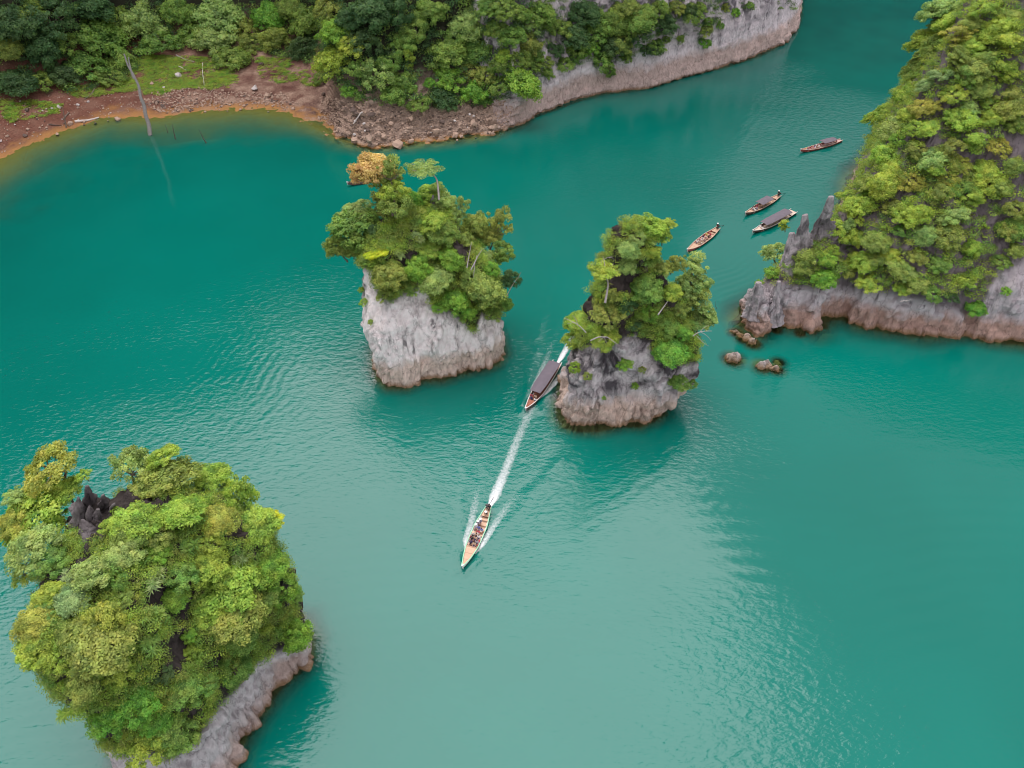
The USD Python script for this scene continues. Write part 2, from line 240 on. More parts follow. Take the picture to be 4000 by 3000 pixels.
def loft(levels, n_phi, n_z, seed, **kw):
    """levels: (z, k x 2 control points of a closed contour), the same k everywhere"""
    k = len(levels[0][1]); u = np.arange(k + 1); us = np.linspace(0, k, n_phi, endpoint=False)
    rings = np.array([CubicSpline(u, np.vstack([p, p[:1]]), bc_type='periodic')(us) for _, p in levels])
    zz = np.array([z for z, _ in levels], float)
    path = np.r_[0, np.cumsum(np.hypot(np.diff(zz), np.linalg.norm(np.diff(rings, axis=0), axis=2).mean(1)))]
    ts = np.linspace(0, path[-1], n_z)
    xy = PchipInterpolator(path, rings.reshape(len(levels), -1))(ts).reshape(n_z, n_phi, 2)
    z = PchipInterpolator(path, zz)(ts)
    v = np.concatenate([xy, np.broadcast_to(z[:, None, None], (n_z, n_phi, 1))], 2).transpose(1, 0, 2).reshape(-1, 3)
    f = grid_faces(n_phi, n_z, True)
    top = np.arange(n_phi) * n_z + n_z - 1
    c = v[top].mean(0); f = np.vstack([f, np.c_[top, np.roll(top, -1), np.full(n_phi, len(v))]]); v = np.vstack([v, c])
    # outward winding
    m = vnormals(v, f); cen = v.mean(0)
    if ((v - cen) * m).sum(1).mean() < 0: f = f[:, ::-1]
    return displace(v, f, seed, **kw), f
def contour(front, depth, k=16, bulge=1.0):
    """closed contour of k points: the waterline seen from the front (left to right), closed behind by a bow of the given depth"""
    fr = np.asarray(front, float); L = fr[-1] - fr[0]; nrm = np.array([-L[1], L[0]]) / np.linalg.norm(L)
    th = np.linspace(0, np.pi, 14)[1:-1]
    back = [fr[-1] * (1 - (1 - math.cos(t)) / 2) + fr[0] * (1 - math.cos(t)) / 2 + nrm * depth * math.sin(t) ** .75 for t in th]
    ring = np.vstack([fr, back]); seg = np.r_[0, np.cumsum(np.linalg.norm(np.diff(np.vstack([ring, ring[:1]]), axis=0), axis=1))]
    s = np.linspace(0, seg[-1], k, endpoint=False)
    cl = np.vstack([ring, ring[:1]])
    return np.c_[np.interp(s, seg, cl[:, 0]), np.interp(s, seg, cl[:, 1])]
def scaled(p, s, shift=(0, 0), c=None):
    c = p.mean(0) if c is None else np.asarray(c); s = np.broadcast_to(s, (2,))
    return c + (p - c) * s + np.asarray(shift)
W = lambda L, z=0: [tuple(at(x, y, z)[:2]) for x, y in L]

# middle rock: tall white block, top highest at the back left
baseA = contour(W([(374, 366), (376, 378), (384, 387), (395, 389), (407, 388), (419, 380), (437, 382), (450, 377), (463, 373), (477, 370), (490, 368), (502, 362), (505, 352)]), 17, 22)
lvA = [(-4, scaled(baseA, 1.12)), (-1, scaled(baseA, 1.03)), (0.2, scaled(baseA, .985)), (1.5, scaled(baseA, .985)), (5, scaled(baseA, 1.0)), (11, scaled(baseA, (1.0, .98), (-.4, .4))),
       (15, scaled(baseA, (.98, .90), (-.7, 1.2))), (19, scaled(baseA, (.90, .76), (-1.6, 2.4))), (22.5, scaled(baseA, (.74, .58), (-2.6, 3.2))), (25, scaled(baseA, (.50, .40), (-3.2, 3.6))), (26.5, scaled(baseA, (.25, .2), (-3.5, 3.8))), (27, scaled(baseA, .04, (-3.5, 3.8)))]
rockA = loft(lvA, 320, 170, 3, a_big=1.5, a_flute=.42, a_small=.42, a_block=.85)
# right-middle rock: cone-like, wide foot, overhang on the right
baseC = contour(W([(558, 418), (558.5, 426), (575, 431), (591, 433), (608, 428), (616, 430), (624.5, 426), (639, 428), (651, 422), (664, 416), (667, 410)]), 15, 22)
cC = baseC.mean(0)
def ovr(p, s, sh, push):   # push the right-hand side outwards
    q = scaled(p, s, sh); w = np.clip((q[:, 0] - q[:, 0].mean()) / 9, 0, 1)[:, None]; return q + w * np.array([push, 0])
lvC = [(-4, scaled(baseC, 1.12)), (-.8, scaled(baseC, 1.02)), (.3, scaled(baseC, .98)), (2, ovr(baseC, .97, (.1, 0), .2)), (4.2, ovr(baseC, .95, (.4, .3), 3.0)), (6.5, ovr(baseC, .92, (.9, .8), 4.4)), (10, ovr(baseC, .88, (1.4, 1.6), 4.6)),
       (14, ovr(baseC, .80, (1.9, 2.4), 4.0)), (18, ovr(baseC, .67, (2.2, 3.2), 3.2)), (22, ovr(baseC, .52, (2.4, 4.0), 2.4)), (26, ovr(baseC, .40, (2.2, 4.6), 1.4)), (30, ovr(baseC, .27, (1.8, 5.0), .6)), (32.5, scaled(baseC, .15, (1.6, 5.2))), (33.3, scaled(baseC, .02, (1.6, 5.2)))]
rockC = loft(lvC, 300, 180, 11, a_big=2.0, a_flute=.5, a_small=.55, a_block=1.1)
# near rock: broad, flat-topped, seen from above
baseB = contour([(-50.5, 49), (-49.4, 44), (-47.5, 39), (-44, 35.5), (-38, 36.5), (-34.0, 39.5), (-34.4, 42.5), (-33, 45), (-32.6, 46.8), (-31.5, 49.2), (-31, 51.2), (-27.6, 53.6), (-27.0, 55.5)], 10, 24)
lvB = [(-4, scaled(baseB, 1.1)), (-1, scaled(baseB, 1.02)), (.3, scaled(baseB, .98)), (2.5, scaled(baseB, .99, (-.3, .3))), (6, scaled(baseB, .98, (-.3, 1.0))), (11, scaled(baseB, .97, (-1.0, 2.2))), (16, scaled(baseB, .99, (-2.2, 3.4))), (20, scaled(baseB, .98, (-3.4, 4.2))),
       (23.5, scaled(baseB, .86, (-4.8, 4.2))), (26, scaled(baseB, .62, (-5.2, 5.2))), (27.5, scaled(baseB, .34, (-5.6, 6.0))), (28.3, scaled(baseB, .04, (-5.8, 6.2)))]
rockB = loft(lvB, 320, 170, 21, a_big=1.5, a_flute=.45, a_small=.5, a_block=.9)
# headland on the right: a strip from the shoreline up to a spine that climbs to the right
shoreD = np.array([(300, 205), (200, 250), (140, 240), (108, 218), (93, 198), (84, 180), (76, 165), (68, 153), (60, 145), (53, 139), (48, 134.5), (46.6, 131.5), (47.0, 129.4), (48.6, 127), (50.6, 125.4), (52.4, 127.5), (53.7, 129), (56.5, 128.4), (59.2, 128.0), (61.8, 126.8), (64.1, 130),
                   (68.4, 131.8), (71, 129.2), (76, 127.4), (83.3, 125.5), (92.6, 125.8), (96, 123.8), (102.8, 122.8), (112, 120), (126, 117), (150, 112), (190, 102), (260, 90)], float)
SP = np.array([(52, 130, 8.3), (53, 131, 9.6), (55, 133, 12), (60, 136, 14), (66, 140.5, 16.5), (71, 144, 20), (77, 149, 28), (83, 156, 37), (88.5, 164, 45.5), (96, 172, 55), (108, 178, 65), (125, 182, 78), (150, 180, 85), (200, 165, 93), (252, 155, 95)], float)
spU = np.array([14, 13, 12, 10, 9, 8.3, 7.5, 6.5, 5.3, 4, 2.5, 1, .3, 0, 0, .3, 1.2, 2, 2.6, 3.1, 3.7, 4.6, 5.5, 6.5, 7.6, 8.8, 9.3, 9.9, 10.6, 11.2, 12.2, 13, 14.])
clfD = np.array([4, 5, 6, 6, 6, 6, 6, 6, 6, 6, 6, 6, 6.5, 7, 7, 7, 8, 8.5, 8.5, 8.5, 9, 9.5, 10, 10.5, 10.5, 10.5, 10.5, 11, 11, 10, 9, 8, 7.])
u = np.arange(len(shoreD)); segw = np.r_[0, np.cumsum(np.linalg.norm(np.diff(shoreD, axis=0), axis=1))]
near = np.exp(-((segw - segw[20]) / 75) ** 2) + .12
acc = np.r_[0, np.cumsum(np.diff(segw) * (near[1:] + near[:-1]) / 2)]
us = np.interp(np.linspace(0, acc[-1], 430), acc, u)
shD, spD, clD = PchipInterpolator(u, shoreD)(us), PchipInterpolator(np.arange(len(SP)), SP)(np.clip(PchipInterpolator(u, spU)(us), 0, 14)), PchipInterpolator(u, clfD)(us)
T = np.r_[np.linspace(-.25, 0, 5)[:-1], np.linspace(0, 1, 110)]
vD = []
for t in T:
    if t < 0:
        q = shD + (shD - spD[:, :2]) / np.linalg.norm(shD - spD[:, :2], axis=1, keepdims=True) * (-t * 7); vD.append(np.c_[q, np.full(len(q), t * 16)]); continue
    dist = np.linalg.norm(spD[:, :2] - shD, axis=1); H = spD[:, 2]; c = np.minimum(clD, H * .8)
    tc = .34                                              # the first third of the strip climbs the sea cliff
    lat = np.where(t < tc, (t / tc) * np.minimum(1.8, .25 * dist), np.minimum(1.8, .25 * dist) + (dist - np.minimum(1.8, .25 * dist)) * max(0, (t - tc) / (1 - tc)))
    s2 = max(0, (t - tc) / (1 - tc)); z = np.where(t < tc, c * (t / tc), c + (H - c) * (1 - (1 - s2) ** 1.25))
    vD.append(np.c_[shD + (spD[:, :2] - shD) * (lat / dist)[:, None], z])
vD = np.stack(vD, 1).reshape(-1, 3); fD = grid_faces(len(us), len(T))
if vnormals(vD, fD)[:, 2].mean() < 0: fD = fD[:, ::-1]
rockD = (displace(vD, fD, 31, a_big=1.3, a_flute=1.0, a_small=.65, a_block=1.0, boost=np.tile(np.clip((1 - T) * 14, 0, 1), len(us))), fD)
def spire(foot, top, r0, seed, flat=.55, ang=0.0):
    foot, top = np.asarray(foot, float), np.asarray(top, float); lv = []
    th = np.linspace(0, 2 * np.pi, 12, endpoint=False); ring = np.c_[np.cos(th), flat * np.sin(th)] @ rotz(ang)[:2, :2].T
    for t in (-.15, 0, .25, .5, .72, .88, .97, 1.0):
        c = foot + (top - foot) * t; r = r0 * (1.15 if t < 0 else max(.05, 1 - .8 * t ** 1.3))
        lv.append((c[2], c[:2] + ring * r))
    return loft(lv, 80, 70, seed, a_big=.6, a_flute=.9, a_small=.55, a_block=.4, boost=np.r_[np.tile(np.clip((1 - np.linspace(0, 1, 70)) * 2.2, .04, 1), 80), .04])

LINE = {'A': [(300, 262), (355, 264), (372, 272), (375, 287), (390, 303), (406, 294), (418, 283), (426, 290), (434, 310), (449, 312), (461, 321), (474, 334), (482, 314), (500, 321), (530, 317)],
        'C': [(540, 352), (579, 351), (595, 344), (620, 342), (635, 335), (649, 342), (654, 358), (671, 365), (693, 363), (720, 363)],
        'B': [(60, 735), (100, 743), (117, 751), (177, 756), (198, 737), (210, 716), (237, 689), (256, 662), (287, 649), (312, 641), (340, 640)],
        'D': [(700, 280), (756, 285), (779, 285), (812, 290), (832, 286), (860, 291), (883, 293), (918, 300), (953, 308), (967, 316), (985, 298), (1000, 264), (1024, 246), (1100, 230)]}
def soil_of(key, v):
    L = np.array(LINE[key]); p = proj(v); e = np.interp(p[:, 0], L[:, 0], L[:, 1]) - p[:, 1]; z0 = {'A': 16, 'C': 12, 'B': 12, 'D': 10}[key]
    front = np.clip((e + 6) / 10, 0, 1); n = vnormals(v, ROCKF[key]); seen = np.clip(((EYE - v) * n).sum(1) / np.linalg.norm(EYE - v, axis=1) * 6 + 1, 0, 1)
    return front * seen * (v[:, 2] > 4) + (1 - seen) * np.clip((v[:, 2] - z0) / 4, 0, 1)
ROCKF = {'A': rockA[1], 'B': rockB[1], 'C': rockC[1], 'D': rockD[1]}
isl = {}
for key, mesh, mat, nm, lab, cat in (('A', rockA, 'rock_white', 'rock_island', 'tall white limestone rock island with wooded top in the middle of the lake', 'rock island'),
                                     ('C', rockC, 'rock_mixed', 'rock_island', 'grey cone-shaped limestone rock island beside the roofed boat, narrower at its wooded peak', 'rock island'),
                                     ('B', rockB, 'rock_near', 'rock_island', 'nearest limestone rock island in the foreground, broad top covered with bushes', 'rock island'),
                                     ('D', rockD, 'rock_headland', 'rocky_headland', 'limestone headland with overgrown slope and two bare spires at its tip', 'headland')):
    t = thing(nm, lab, cat); obj('rock', mesh, mat, t, smooth=True, prim_attrs={'soil': soil_of(key, mesh[0])}); isl[key] = t
for foot, top, r, sd, fl, an in ((at(800, 262, 11), at(803, 222, 21.5), 3.6, 41, .45, .5), (at(792, 275, 9.5), at(790, 240, 17), 3.2, 42, .5, .3), (at(818, 246, 12.5), at(829, 204, 24.5), 2.8, 43, .6, .2), (at(758, 312, 4), at(757, 289, 9.5), 2.8, 44, .7, .0), (at(775, 318, 3), at(777, 288, 10), 2.4, 45, .6, .4)):
    obj('spire', spire(foot, top + [0, 0, 1.6], r, sd, fl, an), 'rock_spire', isl['D'], smooth=True)
# dark pinnacles showing through the bushes
obj('pinnacle', join([spire(at(88 + dx, 512 + dy, 26), at(87 + dx * 1.1, 486 + dy + abs(dx) * .5, 30.6 - .06 * dy), 1.15, 46 + k, .6, k) for k, (dx, dy) in enumerate(((0, 0), (14, 2), (-8, 8), (10, 18), (24, 6), (2, 20), (-4, 32), (16, 34), (32, 12)))]), 'rock_dark', isl['B'], smooth=True)
obj('pinnacle', join([spire(at(432, 214, 25), at(433, 195, 29), .9, 55, .7), spire(at(391, 236, 22.5), at(391, 219, 26), 1.3, 56, .7), spire(at(399, 234, 22.5), at(397, 222, 25), 1.0, 57, .7)]), 'rock_dark', isl['A'], smooth=True)

# ------------------------------------------------------------------ far shore: beach on the left, rubble point, white cliff on the right
shore = np.array([(-260, -60), (-215, 30), (-180, 95), (-160, 130), (-152, 155), (-148, 184), (-142, 204), (-138, 212.6), (-129.7, 225), (-120.7, 233), (-109.8, 231.7), (-95, 236.6), (-83, 237.5), (-72, 236.6), (-58.8, 226.7), (-47.6, 215.8), (-38.9, 211.3), (-27.3, 214.3), (-16.8, 217), (-6, 220.6), (3.3, 226.7), (6.1, 231.7), (13.6, 238.3), (27.2, 249.3),
                  (44.3, 255), (54.6, 262.7), (75.5, 275.3), (98.3, 296), (108, 313.6), (118.6, 345), (124, 375), (122, 420), (100, 480)], float)
prof = {'beach': [(-32, -9), (-7, -1.2), (0, 0), (8, .9), (20, 2.4), (34, 5), (46, 9), (78, 66), (200, 270)],
        'left': [(-30, -9), (-6, -1.1), (0, 0), (5, .8), (11, 1.8), (18, 3.6), (28, 8), (56, 80), (170, 290)],
        'rubble': [(-16, -9), (-2.5, -1.4), (0, 0), (1.6, 1.3), (4.5, 3.4), (8, 6.2), (12, 10.5), (38, 48), (160, 240)],
        'cliff': [(-5, -9), (-1, -2), (0, 0), (-.4, 1.2), (1.0, 5.5), (2.3, 10), (7, 19), (20, 50), (110, 270)],
        'bare': [(-5, -9), (-1, -2), (0, 0), (-.4, 1.2), (1.2, 7), (2.6, 14), (6, 28), (13, 56), (90, 280)]}
pk = ['left'] * 9 + ['beach'] * 5 + ['beach', 'rubble', 'rubble', 'rubble', 'rubble', 'rubble', 'cliff', 'cliff', 'cliff', 'cliff', 'bare', 'bare', 'bare', 'bare', 'bare', 'bare', 'bare', 'bare', 'bare']
dirs = np.array([(-1, .05)] * 4 + [(-.95, .3), (-.85, .5), (-.7, .7), (-.55, .83), (-.35, .93), (-.2, 1), (-.12, 1), (-.08, 1), (-.06, 1), (-.05, 1), (-.1, 1), (-.16, 1), (-.2, 1), (-.25, 1), (-.28, .97), (-.34, .95), (-.42, .92), (-.46, .9), (-.5, .88), (-.52, .86), (-.54, .85), (-.56, .83), (-.6, .8), (-.66, .75), (-.72, .68), (-.82, .5), (-.9, .35), (-.95, .15), (-1, -.1)], float)
u = np.arange(len(shore)); sgs = np.r_[0, np.cumsum(np.linalg.norm(np.diff(shore, axis=0), axis=1))]
wgt = np.interp(u, [0, 4, 6, 29, 32], [.15, .4, 1, 1, .3]); acc = np.r_[0, np.cumsum(np.diff(sgs) * (wgt[1:] + wgt[:-1]) / 2)]
us = np.interp(np.linspace(0, acc[-1], 640), acc, u)
shS = PchipInterpolator(u, shore)(us); dS = PchipInterpolator(u, dirs / np.linalg.norm(dirs, axis=1, keepdims=True))(us)
PF = PchipInterpolator(u, np.array([prof[k] for k in pk], float).reshape(len(u), -1))(us).reshape(len(us), 9, 2)
tq = np.r_[np.linspace(0, 2, 22)[:-1], np.linspace(2, 6, 76)[:-1], np.linspace(6, 7, 50)[:-1], np.linspace(7, 8, 30)]
pr = PchipInterpolator(np.arange(9), PF.transpose(1, 0, 2).reshape(9, -1))(tq).reshape(len(tq), len(us), 2).transpose(1, 0, 2)
vS = np.concatenate([shS[:, None] + dS[:, None] * pr[..., :1], pr[..., 1:]], 2)
rough = np.interp(us, [0, 13, 15, 19, 21, 32], [.25, .22, .8, .8, .9, .9])[:, None] * np.ones(len(tq)); hi = np.clip((vS[..., 2] - 8) / 20, 0, 1); rough = np.maximum(rough, hi * .9)
vS = vS.reshape(-1, 3); fS = grid_faces(len(us), len(tq))
if vnormals(vS, fS)[:, 2].mean() < 0: fS = fS[:, ::-1]
vS = displace(vS, fS, 61, a_big=1.5, a_flute=1.0, a_small=.55, boost=rough.ravel())
rub = np.interp(us, [13.5, 15, 19.3, 20.5], [0, 1, 1, 0])[:, None] * np.ones(len(tq)); rub = rub.ravel() * (vS[:, 2] > -.5)
chunk = np.abs(noise(vS * [.55, .55, .8], 77) - .5) * 2
vS = vS + vnormals(vS, fS) * (rub * (chunk * 2.0 - .7 + (fbm(vS * 1.3, 3, 5) - .5) * .8))[:, None]
vS = vS.astype(float)
cut = int(np.argmin(abs(us - 19.2))) * len(tq)
def part_rows(lo, hi):
    m = (fS.max(1) < hi) & (fS.min(1) >= lo); f = fS[m]; i, inv = np.unique(f, return_inverse=True); return vS[i], inv.reshape(-1, 3)
data(obj('shore', part_rows(0, cut + len(tq)), 'shore_soil', smooth=True), kind='structure', label='far shore with red soil beach, rubble point and wooded hillside')
data(obj('cliff', part_rows(cut, len(vS)), 'rock_far', smooth=True), kind='structure', label='white limestone cliff along the far shore at the top of the picture')
# hills further off, seen only in the water
g = np.linspace(0, 1, 60); hx, hy = np.meshgrid(np.linspace(60, 900, 70), np.linspace(400, 1000, 50), indexing='ij')
hz = -3 + 170 * np.clip((hy - 430 - .12 * np.abs(hx - 250)) / 170, 0, 1) ** .8 * (.7 + .6 * fbm(np.stack([hx / 130, hy / 130, hx * 0], -1), 3, 3))
hv = np.stack([hx, hy, hz], -1).reshape(-1, 3)
hf = grid_faces(70, 50)
if vnormals(hv, hf)[:, 2].mean() < 0: hf = hf[:, ::-1]
data(obj('hills', (hv, hf), 'hill_green', smooth=True), kind='structure')

# ------------------------------------------------------------------ water
landS = shapely.Polygon(np.vstack([shS, [(60, 700), (-700, 700), (-700, -60)]])).buffer(0)
lineS = shapely.LineString(shS); sl_along = np.interp(us, [0, 8, 9, 13.5, 15.2, 19.3, 20.5, 32], [.10, .10, .085, .10, .30, .40, 1.5, 1.5]); sl_len = np.r_[0, np.cumsum(np.linalg.norm(np.diff(shS, axis=0), axis=1))]
polys = [(shapely.Polygon(baseA).buffer(0), .9), (shapely.Polygon(baseC).buffer(0), .9), (shapely.Polygon(baseB).buffer(0), .9), (shapely.Polygon(np.vstack([shoreD, [(400, 90), (400, 205)]])).buffer(0), .55)]
islets = [(at(733, 359.5), 2.1, 1.5), (at(764, 367), 1.9, 1.3), (at(776, 369.5), 1.5, .8), (at(737, 332.5), 1.7, .8), (at(745, 338), 2.1, .9), (at(753, 343), 1.9, 1.0), (at(778.4, 362.6), 1.2, -.4), (at(800, 333), 1.3, -.3), (at(776, 330), 1.3, .25), (at(822, 325), 1.4, -.2)]
for c, r, h in islets: polys.append((shapely.Point(c[0], c[1]).buffer(r * .8), 1.5))
PACK = [  # crest from px a to px b, wavelength m, half length m, half width m, height m
    ((5, 480), (60, 400), 2.3, 15, 9, .085), ((60, 430), (115, 345), 2.0, 18, 9, .05), ((190, 395), (250, 330), 1.7, 14, 7, .05), ((230, 440), (310, 330), 1.9, 20, 10, .04),
    ((280, 470), (350, 445), 2.1, 14, 10, .05), ((300, 600), (440, 600), 2.6, 20, 14, .04), ((800, 505), (960, 500), 3.2, 30, 16, .05), ((760, 570), (1000, 545), 3.0, 32, 16, .05),
    ((500, 590), (640, 610), 2.4, 22, 14, .05), ((620, 520), (690, 480), 2.2, 16, 9, .05), ((800, 130), (815, 70), 2.6, 26, 14, .13), ((775, 150), (800, 85), 2.8, 26, 12, .11), ((790, 175), (870, 185), 2.2, 16, 12, .08),
    ((700, 300), (735, 290), 1.8, 12, 6, .07), ((715, 275), (760, 250), 1.7, 12, 6, .08), ((690, 265), (745, 250), 1.6, 10, 4, .06), ((830, 180), (900, 165), 2.4, 22, 10, .06), ((140, 740), (20, 745), 2.0, 16, 12, .06), ((420, 680), (520, 740), 2.0, 18, 14, .035), ((700, 680), (800, 740), 2.2, 20, 16, .035)]
def head(p, q): d = (q - p)[:2]; return d / np.linalg.norm(d)
def wave_h(x, y):
    h = np.zeros_like(x)
    for a, b, wl, hl, hw, amp in PACK:
        A, B = at(*a), at(*b); c = (A + B)[:2] / 2; d = head(A, B); s = (x - c[0]) * d[0] + (y - c[1]) * d[1]; t = -(x - c[0]) * d[1] + (y - c[1]) * d[0]
        m = (np.abs(s) < 3 * hl) & (np.abs(t) < 3 * hw); s, t = s[m], t[m]
        ph = t + .9 * np.sin(s * .16 + wl) + .35 * np.sin(s * .6 + 2 * wl)
        e = np.exp(-(s / hl) ** 2 - (t / hw) ** 2) * (.4 + .9 * noise(np.c_[s * .15, t * .25, np.full(len(s), wl)], 4))
        h[m] += amp * (.42 if amp > .055 else .25) * e * np.sin(ph * 2 * np.pi / wl)
    for bow, stern, spd in WAKES:
        d = head(stern, bow); s = -((x - bow[0]) * d[0] + (y - bow[1]) * d[1]); t = (x - bow[0]) * -d[1] + (y - bow[1]) * d[0]
        m = (s > -1) & (s < 60) & (np.abs(t) < 24); s, t = s[m], np.abs(t[m])
        arm = t - (.5 + .30 * np.maximum(s, 0)) + 1.1 * (noise(np.c_[s * .35, t * .2, s * 0], 15) - .5); spd = spd * (.35 + 1.1 * noise(np.c_[s * .5, t * .5, s * 0 + 9], 16))
        h[m] += spd * (np.exp(-(arm / 1.0) ** 2) * .22 - np.exp(-((arm + 1.6) / 1.2) ** 2) * .12) * np.exp(-np.maximum(s, 0) / 26) + spd * .018 * np.sin(s * 2.1 - t * .9 + 2 * noise(np.c_[s * .4, t * .4, s * 0], 6)) * np.exp(-(t / (1 + .2 * np.maximum(s, 0))) ** 2) * np.exp(-np.maximum(s, 0) / 30)
    return h
bowA, sterA, bowB, sterB = at(462.4, 567.7, .7), at(488.5, 507.5, .5), at(525.5, 410, .7), at(557, 363, .5)
WAKES = [(bowA, sterA, 1.0), (bowB, sterB, 1.2)]
def axis(lo, hi, fine_lo, fine_hi, fine, mid, mid_lo, mid_hi):
    a = np.arange(fine_lo, fine_hi, fine); b = np.arange(mid_lo, fine_lo, mid); c = np.arange(fine_hi, mid_hi, mid)
    k = np.geomspace(1, 1 + hi - mid_hi, 16)[1:] - 1; l = np.geomspace(1, 1 + mid_lo - lo, 16)[1:] - 1
    return np.r_[(mid_lo - l)[::-1], b, a, c, mid_hi + k]
gx, gy = axis(-900, 1200, -62, 62, .42, .95, -170, 190), axis(-500, 1200, 38, 150, .42, .95, 16, 375)
X, Y = np.meshgrid(gx, gy, indexing='ij'); x, y = X.ravel(), Y.ravel()
z = wave_h(x, y)
pts = shapely.points(x, y); finS = np.linspace(0, sl_len[-1], 4000); dist, kS = cKDTree(np.c_[np.interp(finS, sl_len, shS[:, 0]), np.interp(finS, sl_len, shS[:, 1])]).query(np.c_[x, y]); dep = dist * np.interp(finS[kS], sl_len, sl_along)
dep = np.where(dist > 60, 9, dep)
for p, s in polys:
    b = p.bounds; m = (x > b[0] - 12) & (x < b[2] + 12) & (y > b[1] - 12) & (y < b[3] + 12)
    dep[m] = np.minimum(dep[m], shapely.distance(pts[m], p) * s)
nz = fbm(np.c_[x * .11, y * .11, x * 0], 3, 8)
dep = dep * (.55 + .9 * nz)
rip = np.clip(.5 + 4.2 * (fbm(np.c_[x * .016 + 3, y * .026, x * 0], 4, 18) - .45), .22, 1.35)
calm = np.exp(-np.maximum(0, np.hypot((x + 85) / 75, (y - 185) / 45) - .3) ** 2 * 1.5)          # sheltered bay in the lee of the hill
rip = rip * (1 - .72 * calm)
sg = lambda q: 1 / (1 + np.exp(-q))
deep = .70 * sg((y - 255) / 32) * sg((x - 40) / 22) + .55 * sg((-x - 128) / 14) * sg((y - 85) / 25) * sg((195 - y) / 15)  # shade of the far cliff and left bank, painted into the water colour
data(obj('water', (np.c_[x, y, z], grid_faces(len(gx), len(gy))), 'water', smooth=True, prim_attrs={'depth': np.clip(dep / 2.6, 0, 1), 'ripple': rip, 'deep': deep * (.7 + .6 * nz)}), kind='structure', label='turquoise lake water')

plain('silt', (.30, .235, .12), .95, .3, .25, .05)
data(obj('lake_bed', box([-900, -500, -6], [1200, 1200, -3.1]), 'silt'), kind='structure')

# ------------------------------------------------------------------ foliage library
LIB = '/World/Library'
stage.CreateClassPrim(LIB)
def leaf_mesh(pos, out, size, rng, elong=1.9, droop=0.0, tilt=1.0, blend=.38):
    """one two-triangle leaf per point, folded along its midrib, facing roughly out; smooth normals lean towards out"""
    n = len(pos); rnd = rng.normal(size=(n, 3)); nrm = out + tilt * rnd * .6 + [0, 0, .25]; nrm /= np.linalg.norm(nrm, axis=1, keepdims=True)
    tan = np.cross(nrm, rng.normal(size=(n, 3))); tan /= np.linalg.norm(tan, axis=1, keepdims=True); tan = tan + [0, 0, -droop]; tan -= nrm * (tan * nrm).sum(1, keepdims=True); tan /= np.linalg.norm(tan, axis=1, keepdims=True)
    bit = np.cross(nrm, tan); L = size * rng.uniform(.7, 1.35, (n, 1)); Wd = L / elong
    v = np.stack([pos - tan * L * .5, pos + bit * Wd * .5 - nrm * L * .08, pos + tan * L * .5 - nrm * L * .06, pos - bit * Wd * .5 - nrm * L * .08], 1)
    k = np.arange(n)[:, None] * 4; f = np.vstack([k + [0, 1, 2], k + [0, 2, 3]])
    f = np.where(((np.cross(v[:, 1] - v[:, 0], v[:, 2] - v[:, 0]) * nrm).sum(1) < 0)[np.r_[np.arange(n), np.arange(n)]][:, None], f[:, ::-1], f)
    sn = nrm * (1 - blend) + out * blend; sn /= np.linalg.norm(sn, axis=1, keepdims=True)
    return v.reshape(-1, 3), f, np.repeat(sn, 4, 0)
def write(path, v, f, n, tone, mat):
    m = usdkit.mesh(stage, path, (v, f), '/World/Looks/' + mat)
    m.CreateNormalsAttr(Vt.Vec3fArray.FromNumpy(n.astype(np.float32))); m.SetNormalsInterpolation('vertex')
    UsdGeom.PrimvarsAPI(m).CreatePrimvar('tone', Sdf.ValueTypeNames.FloatArray, 'vertex').Set(Vt.FloatArray.FromNumpy(np.asarray(tone, np.float32)))
    return m
def crown(seed, style='round'):
    rng = np.random.default_rng(seed); N = {'round': 44, 'loose': 38, 'feather': 40, 'flat': 30}[style]
    cs = []
    for i in range(N):
        for _ in range(30):
            d = rng.normal(size=3); d /= np.linalg.norm(d); d[2] = abs(d[2]) * .9 - .22 if style != 'flat' else d[2] * .25
            c = d * rng.uniform(.48, .86) if i else np.array([0, 0, .1])
            if style == 'loose': c = d * rng.uniform(.5, .95)
            if style == 'feather': c = np.array([d[0] * rng.uniform(.2, .85), d[1] * rng.uniform(.2, .85), rng.uniform(-.7, .85)])
            if all(np.linalg.norm(c - o[0]) > .20 for o in cs): break
        cs.append((c, rng.uniform(.11, .29) * (.9 if style in ('loose', 'feather') else 1.0) * (1 if i else 1.8), rng.uniform(-.34, .30)))
    P, O, Tn = [], [], []
    per = {'round': 300, 'loose': 270, 'feather': 250, 'flat': 280}[style]
    for c, r, tn in cs:
        n = int(per * (r / .3) ** 1.6); d = rng.normal(size=(n, 3)); d /= np.linalg.norm(d, axis=1, keepdims=True); d[:, 2] = np.where(d[:, 2] < -.45, -d[:, 2], d[:, 2])
        lump = .82 + .36 * noise(d * 2.3 + c * 7, seed % 97)
        rr = r * lump * rng.uniform(.35, 1.28, n) ** .6
        if style == 'flat': dd = d * [1.15, 1.15, .55]
        elif style == 'feather': dd = d * [1, 1, .75]
        else: dd = d * [1, 1, .82]
        P.append(c + dd * rr[:, None]); O.append(d * .8 + c / (np.linalg.norm(c) + .3) * .5); Tn.append(np.clip(.5 + tn + rng.normal(0, .26, n), 0, 1))
    P, O, Tn = np.vstack(P), np.vstack(O), np.hstack(Tn); O /= np.linalg.norm(O, axis=1, keepdims=True)
    v, f, n = leaf_mesh(P, O, {'round': .085, 'loose': .088, 'feather': .115, 'flat': .085}[style], rng, elong={'feather': 2.6}.get(style, 1.7), droop={'feather': .9}.get(style, .15))
    return (v, f, n, np.repeat(Tn, 4)), cs
